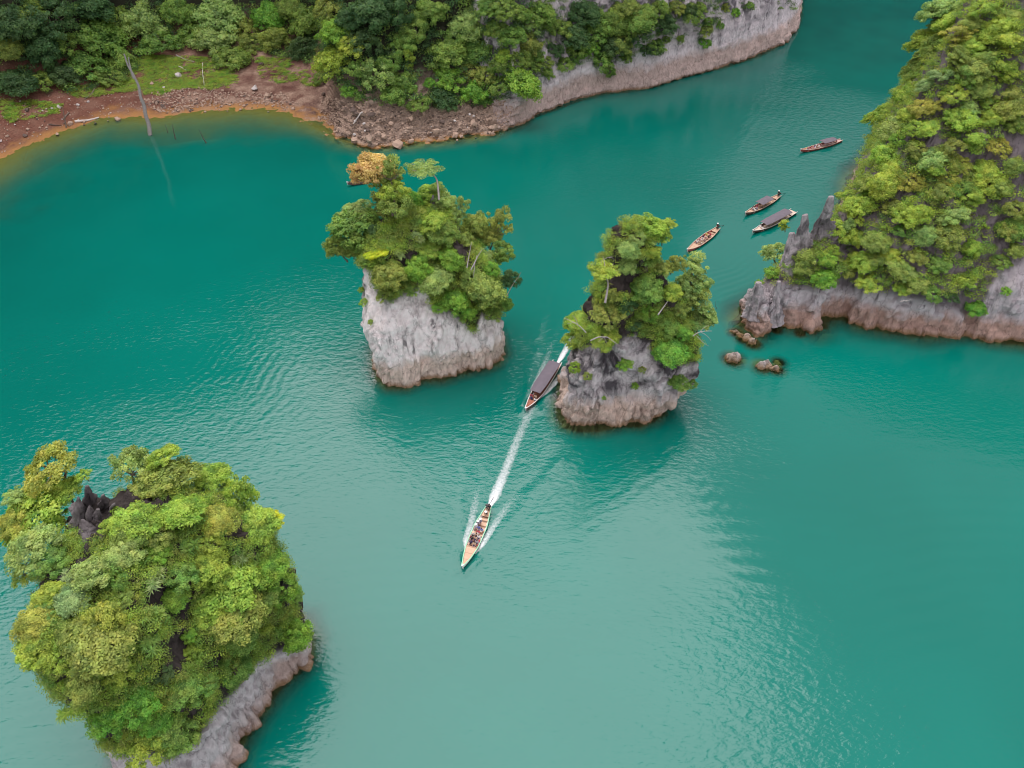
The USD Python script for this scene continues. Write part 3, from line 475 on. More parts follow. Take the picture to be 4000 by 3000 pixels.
def trunk_mesh(cs, seed, base=1.15, rad=.05):
    rng = np.random.default_rng(seed); k = np.array([0, 0, -.35]); b = np.array([0, 0, -base]); w = np.array([.08 * rng.normal(), .08 * rng.normal(), -base * .6])
    parts = [tube([b, w, k], [rad * 1.3, rad, rad * .8], 6)]
    for c, r, _ in cs[1::3]:
        m = (k + c) / 2 + rng.normal(size=3) * .06; parts.append(tube([k, m, c], [rad * .6, rad * .4, rad * .18], 4))
    v, f = join(parts); return v + [0, 0, base], f
SHAPES = {}
for st, seeds in (('round', (1, 2, 3, 4)), ('loose', (11, 12, 13)), ('feather', (21, 22)), ('flat', (31, 32))):
    for s in seeds:
        cr, cs = crown(s, st); v, f, n, t = cr; SHAPES[(st, s)] = ((v + [0, 0, 1.15], f, n, t), trunk_mesh(cs, s))
def pandanus(seed):
    rng = np.random.default_rng(seed); V, Fc, Nn, Tt, k = [], [], [], [], 0; heads = [np.array([0, 0, .95])] + [np.array([rng.uniform(-.6, .6), rng.uniform(-.6, .6), rng.uniform(.45, .95)]) for _ in range(6)]
    for h in heads:
        for i in range(34):
            a = rng.uniform(0, 2 * np.pi); e = rng.uniform(.1, 1.25); L = rng.uniform(.38, .6); d = np.array([math.cos(a) * math.cos(e), math.sin(a) * math.cos(e), math.sin(e)]); sd = np.cross(d, [0, 0, 1.0]); sd /= np.linalg.norm(sd); w = .022
            p0, p1, p2 = h, h + d * L * .55, h + d * L + np.array([0, 0, -.30 * L * math.cos(e) - .05])
            q = np.array([p0 - sd * w, p0 + sd * w, p1 - sd * w * .95, p1 + sd * w * .95, p2]); n = np.cross(sd, d); n = n * np.sign(n[2] + 1e-9)
            ff = np.array([[0, 1, 3], [0, 3, 2], [2, 3, 4]]); 
            if np.cross(q[1] - q[0], q[3] - q[0]) @ n < 0: ff = ff[:, ::-1]
            V.append(q); Fc.append(ff + k); Nn.append(np.repeat((n * .7 + d * .4)[None], 5, 0)); Tt += [np.clip(.55 + rng.normal(0, .22), 0, 1)] * 5; k += 5
    V, Fc, Nn = np.vstack(V), np.vstack(Fc), np.vstack(Nn); Nn /= np.linalg.norm(Nn, axis=1, keepdims=True)
    tr = join([tube([(0, 0, 0), (h[0] * .4, h[1] * .4, h[2] * .5), h], [.05, .04, .03], 5) for h in heads])
    return (V, Fc, Nn, np.array(Tt)), tr
for s in (41, 42): SHAPES[('pandanus', s)] = pandanus(s)
made = {}
def tree_ref(style, seed, colour):
    key = (style, seed, colour)
    if key not in made:
        path = f'{LIB}/{style}_{colour}_{seed}'; UsdGeom.Xform.Define(stage, path); (v, f, n, t), (tv, tf) = SHAPES[(style, seed)]
        write(path + '/crown', v, f, n, t, 'leaf_' + colour); usdkit.mesh(stage, path + '/trunk', (tv, tf), '/World/Looks/bark', smooth=True)
        made[key] = path
    return made[key]

# ------------------------------------------------------------------ placing plants on what the picture shows
class Surface:
    def __init__(s, meshes):
        s.v, s.n, k = [], [], 0
        for v, f in meshes: s.v.append(v); s.n.append(vnormals(v, f))
        s.v, s.n = np.vstack(s.v), np.vstack(s.n); s.p = proj(s.v); m = (s.p[:, 2] > 5) & (((EYE - s.v) * s.n).sum(1) > 0) & (s.v[:, 2] > -.5); s.v, s.n, s.p = s.v[m], s.n[m], s.p[m]
    def hit(s, px, py, r=3.0):
        d2 = (s.p[:, 0] - px) ** 2 + (s.p[:, 1] - py) ** 2; m = np.nonzero(d2 < r * r)[0]
        if len(m): i = m[np.argmin(s.p[m, 2])]; return s.v[i], s.n[i], s.p[i, 2], True
        i = np.argmin(d2); return s.v[i], s.n[i], s.p[i, 2], False
surf = {'A': Surface([rockA]), 'B': Surface([rockB]), 'C': Surface([rockC]), 'D': Surface([rockD]), 'S': Surface([(vS, fS)])}
RNG = np.random.default_rng(5); plants = []
SEEDS = {'round': (1, 2, 3, 4), 'loose': (11, 12, 13), 'feather': (21, 22), 'flat': (31, 32), 'pandanus': (41, 42)}
def plant(reg, px, py, w, h, colour, style='round', back=.30):
    v, n, f, ok = surf[reg].hit(px, py); r = w / 2 * f / FPX
    c = atf(px, py, f - (back * r if ok else -.1 * r)); th = PITCH + math.atan((py - 384) / FPX); hm = h / 2 * f / FPX
    rz = math.sqrt(max(hm ** 2 - (r * math.sin(th)) ** 2, .1 * r * r)) / math.cos(th); rz = min(max(rz, .62 * r), 1.5 * r)
    o = np.array([n[0], n[1], 0]) * .45 + np.array([0, 0, 1.0]); o[:2] += RNG.normal(0, .08, 2); R = frame(o, RNG.uniform(0, 6.28))
    r *= 1.16 if ok else 1.36; rz *= 1.1 if ok else 1.3; base = c - R[:, 2] * 1.15 * rz
    plants.append(dict(reg=reg, px=px, py=py, r=r, colour=colour, style=style, M=mat4(base, R, (r, r, rz)), seed=SEEDS[style][int(RNG.integers(len(SEEDS[style])))], far=base, out=None if ok else (c, v, f)))
def listing(reg, sx, sy, k, rows):
    for row in rows: plant(reg, sx + row[0] / k, sy + row[1] / k, row[2] / k, row[3] / k, row[4], *(row[5:] or ()))
def fill_outliers():
    for p in list(plants):
        if p.get('out') is not None and p['reg'] in 'AC':
            c, v, f = p['out']
            for t, k in ((.38, .85), (.72, .7)):
                q = c + (v - c) * t + [0, 0, -.15 * p['r']]; a = proj(q)[0]; r = p['r'] * k; R = frame([0, 0, 1.0], RNG.uniform(0, 6.28))
                plants.append(dict(reg=p['reg'], px=a[0], py=a[1], r=r, colour=p['colour'], style='loose', M=mat4(q - [0, 0, 1.15 * r * .85], R, (r, r, r * .85)), seed=int(RNG.choice([11, 12, 13])), far=q))
R_, L_, F_, P_ = 'round', 'loose', 'feather', 'pandanus'
listing('A', 307.2, 140.8, 6.48, [(540, 260, 150, 200, 'olive', F_), (520, 390, 170, 150, 'olive', L_), (290, 540, 300, 220, 'mid', R_), (180, 690, 130, 170, 'olive', R_), (335, 450, 180, 110, 'pale', L_), (300, 690, 150, 120, 'mid', R_),
    (670, 370, 120, 100, 'vivid', R_), (790, 330, 140, 100, 'yg', R_), (850, 310, 80, 90, 'pale', L_), (880, 410, 160, 170, 'pale', R_), (990, 450, 100, 140, 'pale', F_), (650, 470, 150, 100, 'grey', P_), (800, 530, 210, 120, 'yg', R_),
    (870, 590, 220, 150, 'mid', R_), (1090, 560, 160, 200, 'olive', R_), (1230, 570, 150, 230, 'olive', F_), (1270, 720, 130, 150, 'mid', L_), (455, 725, 160, 110, 'yellow', 'flat'), (600, 710, 130, 100, 'grey', P_), (560, 800, 90, 80, 'mid', L_), (540, 640, 120, 80, 'olive', P_),
    (530, 880, 210, 190, 'olive', R_), (500, 1000, 110, 100, 'olive', L_), (720, 830, 190, 230, 'vivid', R_), (680, 970, 90, 90, 'mid', L_), (830, 910, 220, 190, 'pale', R_), (930, 770, 190, 180, 'vivid', R_), (790, 705, 150, 70, 'yg', 'flat'),
    (1140, 745, 120, 90, 'pale', L_), (950, 1040, 190, 180, 'vivid', R_), (860, 1070, 110, 100, 'vivid', L_), (1040, 1110, 110, 110, 'vivid', R_), (1160, 980, 270, 230, 'olive', R_), (1320, 900, 100, 160, 'dark', L_), (1200, 1120, 110, 100, 'mid', L_), (1190, 830, 110, 120, 'vivid', R_),
    (350, 965, 45, 45, 'yg', L_), (365, 1045, 60, 50, 'yg', L_), (410, 1175, 35, 60, 'yg', L_), (1020, 640, 120, 110, 'olive', L_), (700, 600, 120, 110, 'grey', P_), (1060, 900, 140, 120, 'olive', L_), (1280, 1060, 90, 110, 'mid', R_), (440, 580, 90, 110, 'dark', L_), (620, 420, 90, 90, 'olive', L_), (730, 430, 120, 110, 'olive', R_), (900, 870, 110, 110, 'mid', L_), (380, 770, 90, 70, 'mid', L_), (1100, 660, 120, 110, 'mid', L_)])
listing('C', 524.8, 204.8, 6.82, [(870, 140, 210, 90, 'yg', R_), (985, 125, 90, 70, 'yg', L_), (850, 195, 150, 90, 'pale', L_), (710, 310, 170, 150, 'pale', R_), (700, 420, 140, 120, 'pale', R_), (880, 330, 120, 130, 'yg', R_), (950, 220, 90, 90, 'yg', L_),
    (830, 590, 250, 230, 'mid', R_), (790, 540, 130, 110, 'mid', R_), (1000, 610, 150, 150, 'yg', R_), (1040, 400, 110, 110, 'olive', L_), (1150, 470, 190, 190, 'pale', F_), (1130, 640, 180, 160, 'olive', F_), (1220, 560, 110, 120, 'pale', F_), (1230, 760, 180, 150, 'pale', F_),
    (840, 740, 140, 130, 'vivid', L_), (600, 620, 120, 130, 'olive', L_), (520, 640, 70, 80, 'yg', L_), (560, 750, 200, 150, 'olive', L_), (370, 800, 220, 140, 'yg', R_), (340, 920, 180, 130, 'yg', L_), (550, 905, 190, 70, 'yg', L_), (480, 840, 130, 100, 'yg', P_), (340, 1110, 80, 100, 'yg', L_),
    (960, 830, 190, 170, 'mid', R_), (1080, 880, 140, 130, 'vivid', R_), (990, 1000, 250, 170, 'vivid', R_), (1100, 1010, 110, 120, 'vivid', R_), (680, 1080, 110, 90, 'vivid', L_), (1050, 1210, 150, 120, 'mid', R_), (800, 1125, 50, 50, 'olive', L_), (750, 1235, 50, 60, 'vivid', L_), (540, 1320, 30, 40, 'vivid', L_), (430, 1170, 60, 50, 'olive', L_), (940, 440, 110, 90, 'olive', L_), (700, 690, 120, 110, 'dark', L_), (1050, 720, 120, 100, 'olive', L_), (1140, 1220, 70, 50, 'mid', L_), (770, 230, 110, 100, 'pale', L_), (600, 840, 110, 90, 'olive', P_), (730, 820, 110, 100, 'dark', L_)])
listing('B', 0, 422.4, 4.8, [(230, 220, 230, 170, 'orange', L_), (190, 420, 330, 160, 'yg', R_), (60, 500, 150, 130, 'orange', L_), (80, 350, 110, 60, 'pale', L_), (310, 340, 150, 130, 'yg', R_), (400, 255, 60, 60, 'yg', L_), (630, 210, 170, 190, 'pale', L_), (780, 165, 140, 100, 'yg', R_), (800, 270, 260, 170, 'olive', R_), (690, 340, 160, 100, 'olive', F_), (1000, 260, 170, 120, 'yg', R_), (1010, 320, 140, 90, 'grey', L_), (1140, 350, 150, 190, 'yg', L_),
    (1240, 500, 200, 140, 'yg', R_), (1290, 465, 110, 100, 'yellow', L_), (1050, 470, 180, 120, 'orange', R_), (880, 430, 220, 140, 'yg', R_), (650, 470, 220, 130, 'yg', R_), (620, 540, 200, 110, 'mid', R_), (530, 500, 110, 100, 'yg', L_), (600, 620, 170, 150, 'pale', R_), (880, 600, 150, 170, 'mid', P_), (1140, 640, 130, 140, 'grey', P_), (1010, 590, 140, 100, 'yg', L_), (1290, 690, 170, 130, 'vivid', R_), (1350, 800, 150, 170, 'vivid', L_), (1420, 830, 70, 60, 'mid', L_),
    (160, 600, 210, 160, 'pale', R_), (240, 670, 160, 120, 'mid', L_), (120, 730, 110, 80, 'yg', L_), (450, 720, 210, 150, 'pale', R_), (330, 745, 110, 90, 'grey', P_), (290, 690, 120, 90, 'mid', P_), (730, 770, 170, 130, 'grey', P_), (980, 700, 220, 120, 'yg', R_), (860, 740, 160, 110, 'mid', L_), (350, 850, 170, 150, 'grey', R_), (240, 830, 150, 110, 'yg', R_), (230, 920, 150, 130, 'mid', L_), (690, 920, 180, 170, 'mid', P_), (840, 850, 130, 120, 'vivid', R_),
    (1100, 790, 320, 140, 'yg', R_), (1000, 890, 180, 110, 'yg', L_), (1110, 920, 290, 170, 'olive', R_), (160, 970, 190, 140, 'orange', R_), (180, 1080, 200, 140, 'yg', R_), (500, 950, 180, 200, 'orange', R_), (480, 1070, 320, 210, 'olive', R_), (700, 1050, 160, 110, 'mid', P_), (1130, 1010, 210, 130, 'mid', R_), (1420, 1020, 160, 180, 'vivid', R_), (905, 1025, 70, 70, 'vivid', L_), (925, 1100, 80, 80, 'yg', L_), (1130, 1180, 160, 100, 'mid', L_), (880, 1290, 180, 160, 'mid', R_),
    (400, 1250, 210, 160, 'olive', R_), (340, 1370, 140, 120, 'yg', P_), (640, 1340, 210, 120, 'vivid', L_), (520, 1430, 180, 150, 'vivid', R_), (690, 1540, 220, 120, 'yg', L_), (850, 1480, 200, 130, 'mid', L_), (740, 1430, 160, 110, 'vivid', R_), (560, 1200, 150, 120, 'yg', L_), (300, 1130, 150, 130, 'yg', L_), (760, 620, 120, 110, 'vivid', L_), (560, 760, 110, 110, 'mid', L_), (580, 870, 120, 110, 'olive', L_), (350, 1000, 140, 120, 'olive', L_), (760, 540, 140, 100, 'olive', L_), (980, 960, 110, 100, 'mid', L_), (1270, 850, 120, 110, 'mid', L_), (780, 1200, 100, 90, 'dark', L_), (1000, 1260, 90, 80, 'mid', L_), (600, 1500, 130, 100, 'olive', P_), (300, 590, 120, 110, 'pale', L_), (470, 610, 110, 100, 'grey', P_), (270, 480, 110, 100, 'yg', L_)])
listing('D', 716.8, 153.6, 7.2, [(1200, 230, 230, 210, 'yg', R_), (1080, 330, 170, 120, 'yg', L_), (960, 300, 120, 45, 'yg', L_), (870, 297, 60, 30, 'yg', L_), (920, 550, 130, 150, 'pale', F_), (1010, 620, 130, 130, 'yg', L_), (1150, 640, 210, 160, 'olive', R_), (1500, 590, 180, 160, 'pale', R_), (1470, 440, 160, 150, 'yg', R_), (1700, 440, 200, 120, 'pale', L_), (1930, 510, 130, 120, 'yg', P_), (2100, 560, 150, 120, 'olive', L_), (1840, 680, 150, 130, 'yg', R_), (1360, 850, 190, 130, 'pale', R_), (1250, 900, 100, 90, 'mid', P_),
    (1100, 930, 170, 130, 'yg', L_), (1450, 960, 160, 130, 'olive', R_), (1550, 1010, 140, 100, 'mid', L_), (1870, 1110, 170, 130, 'vivid', R_), (1800, 915, 140, 90, 'yg', L_), (2080, 990, 70, 60, 'vivid', L_), (1690, 1030, 120, 90, 'dark', L_), (1130, 770, 170, 120, 'olive', R_), (790, 760, 150, 130, 'vivid', R_), (620, 820, 200, 190, 'olive', F_), (770, 910, 180, 160, 'vivid', R_), (850, 880, 70, 70, 'vivid', L_), (650, 730, 110, 100, 'olive', L_), (480, 520, 80, 70, 'yg', F_), (410, 710, 150, 140, 'pale', L_), (400, 860, 110, 90, 'vivid', L_), (305, 935, 70, 45, 'vivid', 'flat'),
    (1000, 770, 140, 120, 'yg', L_), (1280, 400, 150, 130, 'olive', L_), (1340, 560, 140, 120, 'mid', L_), (1600, 300, 170, 130, 'olive', F_), (1400, 200, 180, 140, 'orange', L_), (1250, 110, 160, 140, 'yg', R_), (1850, 330, 170, 140, 'yg', F_), (2050, 250, 170, 150, 'olive', R_), (1650, 180, 160, 120, 'orange', L_), (1950, 120, 170, 140, 'yg', R_), (2150, 400, 150, 140, 'olive', L_), (1250, 740, 140, 110, 'yg', R_), (1450, 740, 140, 100, 'olive', L_), (1600, 800, 150, 120, 'mid', L_), (1650, 650, 130, 120, 'olive', P_), (2050, 780, 130, 110, 'mid', L_), (1000, 470, 120, 100, 'yg', L_), (2150, 700, 130, 120, 'olive', R_), (840, 690, 90, 80, 'yg', L_), (930, 850, 120, 110, 'olive', L_), (1330, 970, 120, 90, 'yg', L_)])
listing('D', 819.2, 0, 7.2, [(480, 810, 190, 90, 'yg', L_), (400, 840, 110, 60, 'yg', L_), (640, 820, 150, 120, 'yg', R_), (560, 1010, 110, 90, 'vivid', L_), (740, 780, 170, 110, 'orange', L_), (760, 620, 140, 120, 'grey', R_), (880, 540, 160, 120, 'grey', L_), (840, 320, 190, 170, 'olive', R_), (740, 400, 100, 120, 'olive', L_), (880, 180, 170, 130, 'pale', R_), (930, 60, 170, 140, 'pale', R_), (1000, 260, 220, 130, 'orange', F_), (1110, 160, 180, 120, 'olive', R_), (1180, 60, 190, 130, 'yg', L_), (1100, 330, 190, 140, 'yg', R_), (1000, 420, 190, 130, 'olive', F_),
    (1250, 250, 200, 150, 'yg', R_), (1400, 130, 180, 140, 'olive', R_), (1380, 330, 190, 150, 'yg', F_), (1200, 430, 180, 150, 'mid', R_), (1330, 520, 190, 150, 'yg', F_), (1060, 560, 190, 150, 'mid', F_), (1160, 640, 170, 120, 'olive', R_), (1380, 720, 200, 170, 'olive', F_), (960, 680, 170, 120, 'yg', L_), (1080, 840, 190, 130, 'pale', F_), (1250, 850, 180, 150, 'yg', R_), (1430, 900, 160, 150, 'olive', L_), (820, 770, 120, 100, 'orange', L_), (780, 930, 170, 130, 'yg', R_), (950, 1080, 180, 130, 'olive', F_), (1120, 1020, 180, 140, 'yg', F_), (1300, 1060, 160, 120, 'orange', L_), (700, 1080, 160, 130, 'olive', L_), (1000, 1180, 170, 120, 'orange', L_), (820, 1200, 170, 130, 'yg', R_), (1200, 1230, 170, 140, 'yg', L_), (1400, 1200, 150, 130, 'olive', R_), (1020, 1340, 160, 130, 'mid', L_), (700, 930, 140, 130, 'yg', L_), (1250, 760, 160, 130, 'yg', L_)])
for px, py, w, h, c, s in [(10, 24, 46, 44, 'dark', R_), (10, 50, 26, 30, 'olive', R_), (50, 20, 44, 46, 'dark', L_), (44, 50, 40, 44, 'dark', R_), (97, 40, 56, 46, 'mid', R_), (88, 66, 40, 30, 'mid', L_), (122, 64, 32, 32, 'mid', R_), (16, 84, 42, 32, 'dark', R_), (40, 82, 24, 24, 'mid', L_), (90, 8, 46, 36, 'dark', R_), (120, 22, 34, 36, 'olive', L_), (146, 22, 46, 44, 'pale', L_), (160, 44, 40, 30, 'mid', L_), (178, 12, 34, 36, 'olive', R_), (219, 18, 52, 40, 'pale', R_), (214, 42, 48, 34, 'pale', R_), (232, 59, 38, 26, 'mid', R_), (269, 18, 36, 34, 'vivid', R_), (253, 44, 28, 24, 'olive', L_), (276, 42, 34, 36, 'olive', R_), (303, 50, 32, 34, 'dark', R_), (308, 22, 40, 38, 'mid', R_), (337, 32, 38, 36, 'vivid', R_), (333, 62, 44, 38, 'yg', R_), (352, 90, 20, 18, 'yg', L_), (351, 46, 30, 28, 'yg', L_),
                           (372, 14, 46, 44, 'dark', R_), (367, 44, 30, 34, 'dark', L_), (400, 18, 34, 46, 'dark', F_), (404, 44, 28, 26, 'olive', L_), (377, 76, 32, 38, 'pale', L_), (393, 96, 28, 24, 'mid', R_), (409, 62, 14, 34, 'yg', F_), (432, 14, 36, 34, 'olive', R_), (446, 54, 40, 36, 'mid', R_), (451, 78, 30, 24, 'vivid', L_), (446, 98, 30, 22, 'dark', R_), (430, 84, 12, 16, 'yg', L_), (469, 25, 38, 32, 'pale', R_), (478, 51, 34, 28, 'pale', R_), (474, 72, 26, 22, 'olive', L_), (474, 92, 26, 26, 'yg', L_), (503, 58, 18, 18, 'yg', R_), (499, 86, 24, 20, 'mid', L_), (522, 84, 42, 34, 'vivid', R_), (511, 37, 28, 28, 'olive', R_), (508, 12, 28, 26, 'pale', L_), (539, 14, 32, 30, 'mid', R_), (529, 44, 26, 24, 'olive', L_), (548, 24, 24, 22, 'mid', L_), (573, 36, 36, 30, 'dark', R_), (583, 14, 34, 32, 'dark', R_), (601, 62, 24, 26, 'mid', L_), (564, 65, 18, 14, 'mid', L_), (615, 22, 32, 30, 'mid', R_), (613, 44, 28, 24, 'dark', L_), (645, 16, 28, 26, 'olive', R_), (638, 36, 24, 20, 'dark', L_), (654, 48, 18, 16, 'dark', L_), (585, 50, 16, 16, 'vivid', L_), (705, 43, 13, 12, 'yg', L_), (680, 39, 8, 12, 'mid', L_), (735, 13, 9, 16, 'vivid', L_), (689, 12, 18, 20, 'dark', L_), (660, 10, 20, 22, 'mid', R_), (720, 26, 8, 10, 'mid', L_), (532, 66, 18, 18, 'mid', L_), (420, 104, 24, 16, 'mid', L_), (360, 70, 24, 24, 'mid', L_), (415, 30, 28, 26, 'mid', L_), (390, 62, 24, 24, 'mid', L_), (455, 36, 24, 22, 'olive', L_), (65, 44, 26, 30, 'mid', L_), (28, 12, 30, 28, 'mid', L_), (192, 34, 28, 28, 'mid', R_), (243, 30, 28, 28, 'olive', L_), (290, 8, 32, 26, 'mid', R_), (330, 6, 36, 28, 'olive', L_), (350, 20, 30, 28, 'dark', R_), (490, 6, 26, 20, 'olive', L_), (555, 50, 18, 18, 'dark', L_), (62, 74, 34, 26, 'dark', L_), (110, 78, 30, 16, 'mid', L_), (322, 78, 18, 14, 'mid', L_), (405, 82, 24, 22, 'olive', L_), (485, 100, 16, 12, 'mid', L_), (548, 74, 14, 14, 'mid', L_), (626, 58, 12, 14, 'mid', L_)]:
    plant('S', px, py, w, h, {'olive': 'mid', 'yg': 'vivid' if w < 30 else 'yg', 'pale': 'mid' if w < 36 else 'pale'}.get(c, c) if (px * 7 + py) % 3 else c, s, .15)
for px, py, w, h, c, s in [(560, 28, 24, 22, 'mid', L_), (596, 36, 24, 22, 'mid', L_), (628, 8, 26, 20, 'olive', R_), (630, 30, 20, 18, 'mid', L_), (668, 26, 16, 16, 'dark', L_), (676, 8, 18, 16, 'olive', L_), (700, 8, 14, 14, 'mid', L_), (708, 22, 9, 12, 'mid', L_), (592, 46, 18, 14, 'vivid', L_), (576, 56, 16, 16, 'mid', L_), (545, 62, 16, 14, 'olive', L_), (606, 50, 16, 18, 'mid', L_), (645, 50, 12, 14, 'dark', L_), (666, 40, 9, 10, 'mid', L_), (530, 24, 24, 22, 'pale', L_), (520, 58, 22, 20, 'mid', L_), (610, 72, 12, 14, 'mid', L_), (640, 20, 34, 26, 'mid', R_), (664, 24, 26, 22, 'dark', L_), (600, 22, 34, 28, 'mid', R_), (690, 14, 24, 20, 'mid', L_), (706, 30, 14, 16, 'olive', L_), (655, 46, 20, 16, 'mid', L_), (622, 44, 24, 20, 'olive', L_), (578, 44, 26, 24, 'mid', R_), (750, 6, 9, 10, 'mid', L_), (725, 8, 10, 12, 'olive', L_), (496, 30, 24, 24, 'mid', R_), (500, 66, 22, 22, 'mid', L_), (486, 76, 20, 20, 'olive', L_), (520, 16, 24, 24, 'mid', R_), (500, 4, 26, 20, 'mid', L_), (536, 54, 18, 18, 'mid', L_)]:
    plant('S', px, py, w, h, c, s, .15)
fill_outliers()
for px, py, w, h, c, s in [(936, 12, 30, 26, 'pale', R_), (926, 42, 32, 26, 'yg', R_), (917, 68, 28, 24, 'olive', R_), (908, 96, 30, 24, 'yg', R_), (897, 128, 30, 26, 'pale', R_), (886, 155, 28, 26, 'yg', R_), (872, 184, 28, 24, 'olive', R_), (858, 206, 28, 24, 'yg', R_), (844, 232, 26, 24, 'yg', L_), (884, 113, 26, 16, 'yg', L_), (874, 119, 20, 11, 'vivid', L_), (950, 24, 32, 28, 'yg', R_), (975, 70, 34, 28, 'olive', R_), (1000, 30, 34, 28, 'yg', R_), (960, 120, 34, 28, 'yg', R_), (1010, 110, 34, 30, 'olive', R_), (930, 160, 30, 26, 'pale', R_), (990, 180, 32, 26, 'yg', R_), (905, 215, 30, 24, 'yg', R_), (950, 235, 30, 24, 'olive', R_), (1012, 230, 30, 26, 'mid', R_), (865, 262, 28, 22, 'yg', R_), (900, 270, 28, 22, 'olive', R_)]:
    plant('D', px, py, w, h, c, s)
# names, and labels that single each plant out by place, colour and neighbours
REG = {'A': 'the tall white rock island', 'B': 'the nearest rock island', 'C': 'the cone-shaped rock island', 'D': 'the right headland', 'S': 'the far hillside'}
def cell(q, lo, hi, words): return words[min(len(words) - 1, int((q - lo) / (hi - lo + 1e-6) * len(words)))]
ORD = ['leftmost', 'second from left', 'third from left', 'fourth from left', 'fifth from left', 'sixth from left', 'seventh from left', 'eighth from left']
for reg in REG:
    P = [p for p in plants if p['reg'] == reg]; xs, ys = [p['px'] for p in P], [p['py'] for p in P]
    nx = 6 if reg in 'SD' else 4
    cw = ['far left', 'left', 'centre left', 'centre right', 'right', 'far right'] if nx == 6 else ['left side', 'centre left', 'centre right', 'right side']
    rw = ['top', 'upper part', 'lower part', 'foot']; groups = {}
    for p in P:
        p['kind'] = 'pandanus' if p['style'] == 'pandanus' else 'shrub' if p['r'] < (1.7 if reg != 'S' else 3.2) else {'flat': 'flat-topped tree', 'feather': 'feathery tree', 'loose': 'loose-crowned tree', 'round': 'bushy tree'}[p['style']]
        p['lab'] = f"{WORD[p['colour']]} {p['kind']}"; p['at'] = (cell(p['py'], min(ys), max(ys), rw), cell(p['px'], min(xs), max(xs), cw)); groups.setdefault((p['lab'], p['at']), []).append(p)
    for (lab, (r, c)), g in groups.items():
        g.sort(key=lambda p: p['px'])
        for i, p in enumerate(g):
            rank = '' if len(g) == 1 else (('left one, ', 'right one, ')[i] if len(g) == 2 else ORD[i] + ', ')
            p['label'] = f"{lab}, {rank}{r}, {c} of {REG[reg]}"
for p in plants:
    nm = {'pandanus': 'pandanus', 'shrub': 'shrub', 'flat-topped tree': 'flat_topped_tree', 'feathery tree': 'feathery_tree', 'loose-crowned tree': 'loose_crowned_tree', 'bushy tree': 'bushy_tree'}[p['kind']]
    thing(nm, p['label'], 'shrub' if p['kind'] == 'shrub' else 'tree', p['M'], None, tree_ref(p['style'], p['seed'], p['colour']))

# undergrowth that covers the ground between the plants
def clump(seed, n=110, size=.20):
    rng = np.random.default_rng(seed); d = rng.normal(size=(n, 3)); d[:, 2] = np.abs(d[:, 2]); d /= np.linalg.norm(d, axis=1, keepdims=True); pos = d * rng.uniform(.4, 1.05, (n, 1)) * [1, 1, .7]
    v, f, nn = leaf_mesh(pos, d, size, rng, elong=1.8, droop=.3); return v, f, nn, np.repeat(np.clip(rng.normal(.45, .22, n), 0, 1), 4)
CL = [clump(s) for s in (61, 62, 63)]
def scatter(name, label, protos, pos, rot_scale, which, cat=None):
    p = UsdGeom.PointInstancer.Define(stage, numbered('/World', name)); paths = []
    for i, (mesh, mat) in enumerate(protos):
        q = f'{p.GetPath()}/leaf_clump_{i:03d}' if len(mesh) == 4 else f'{p.GetPath()}/stone_{i:03d}'
        if len(mesh) == 4: write(q, *mesh, mat)
        else: usdkit.mesh(stage, q, mesh, '/World/Looks/' + mat)
        paths.append(q)
    p.CreatePrototypesRel().SetTargets([Sdf.Path(q) for q in paths]); p.CreateProtoIndicesAttr(Vt.IntArray.FromNumpy(np.asarray(which, np.int32))); p.CreatePositionsAttr(Vt.Vec3fArray.FromNumpy(np.asarray(pos, np.float32)))
    yaw, sc = rot_scale; p.CreateOrientationsAttr(Vt.QuathArray([Gf.Quath(float(math.cos(a / 2)), 0, 0, float(math.sin(a / 2))) for a in yaw])); p.CreateScalesAttr(Vt.Vec3fArray.FromNumpy(np.asarray(sc, np.float32)))
    return data(p.GetPrim(), kind='stuff', label=label, category=cat)
def sample(mesh, n, keep, seed):
    v, f = mesh; a, b, c = v[f[:, 0]], v[f[:, 1]], v[f[:, 2]]; ar = np.linalg.norm(np.cross(b - a, c - a), axis=1) / 2; cen = (a + b + c) / 3; nn = np.cross(b - a, c - a); nn /= np.linalg.norm(nn, axis=1, keepdims=True) + 1e-12
    w = ar * keep(cen, nn); rng = np.random.default_rng(seed); i = rng.choice(len(f), n, p=w / w.sum()); r = rng.random((n, 2)); s = np.sqrt(r[:, :1])
    return a[i] * (1 - s) + b[i] * s * (1 - r[:, 1:]) + c[i] * s * r[:, 1:], nn[i], rng
def green_keep(reg, zmin, steep):
    L = np.array(LINE[reg])
    def k(c, n):
        p = proj(c); return ((p[:, 1] < np.interp(p[:, 0], L[:, 0], L[:, 1]) - 2) & ~((reg == 'B') & (((p[:, 0] - 96) / 26) ** 2 + ((p[:, 1] - 512) / 30) ** 2 < 1)) & (c[:, 2] > zmin) & (n[:, 2] > steep)) * (fbm(c * .22, 3, 9) > (.41 if reg == 'D' else .44))
    return k
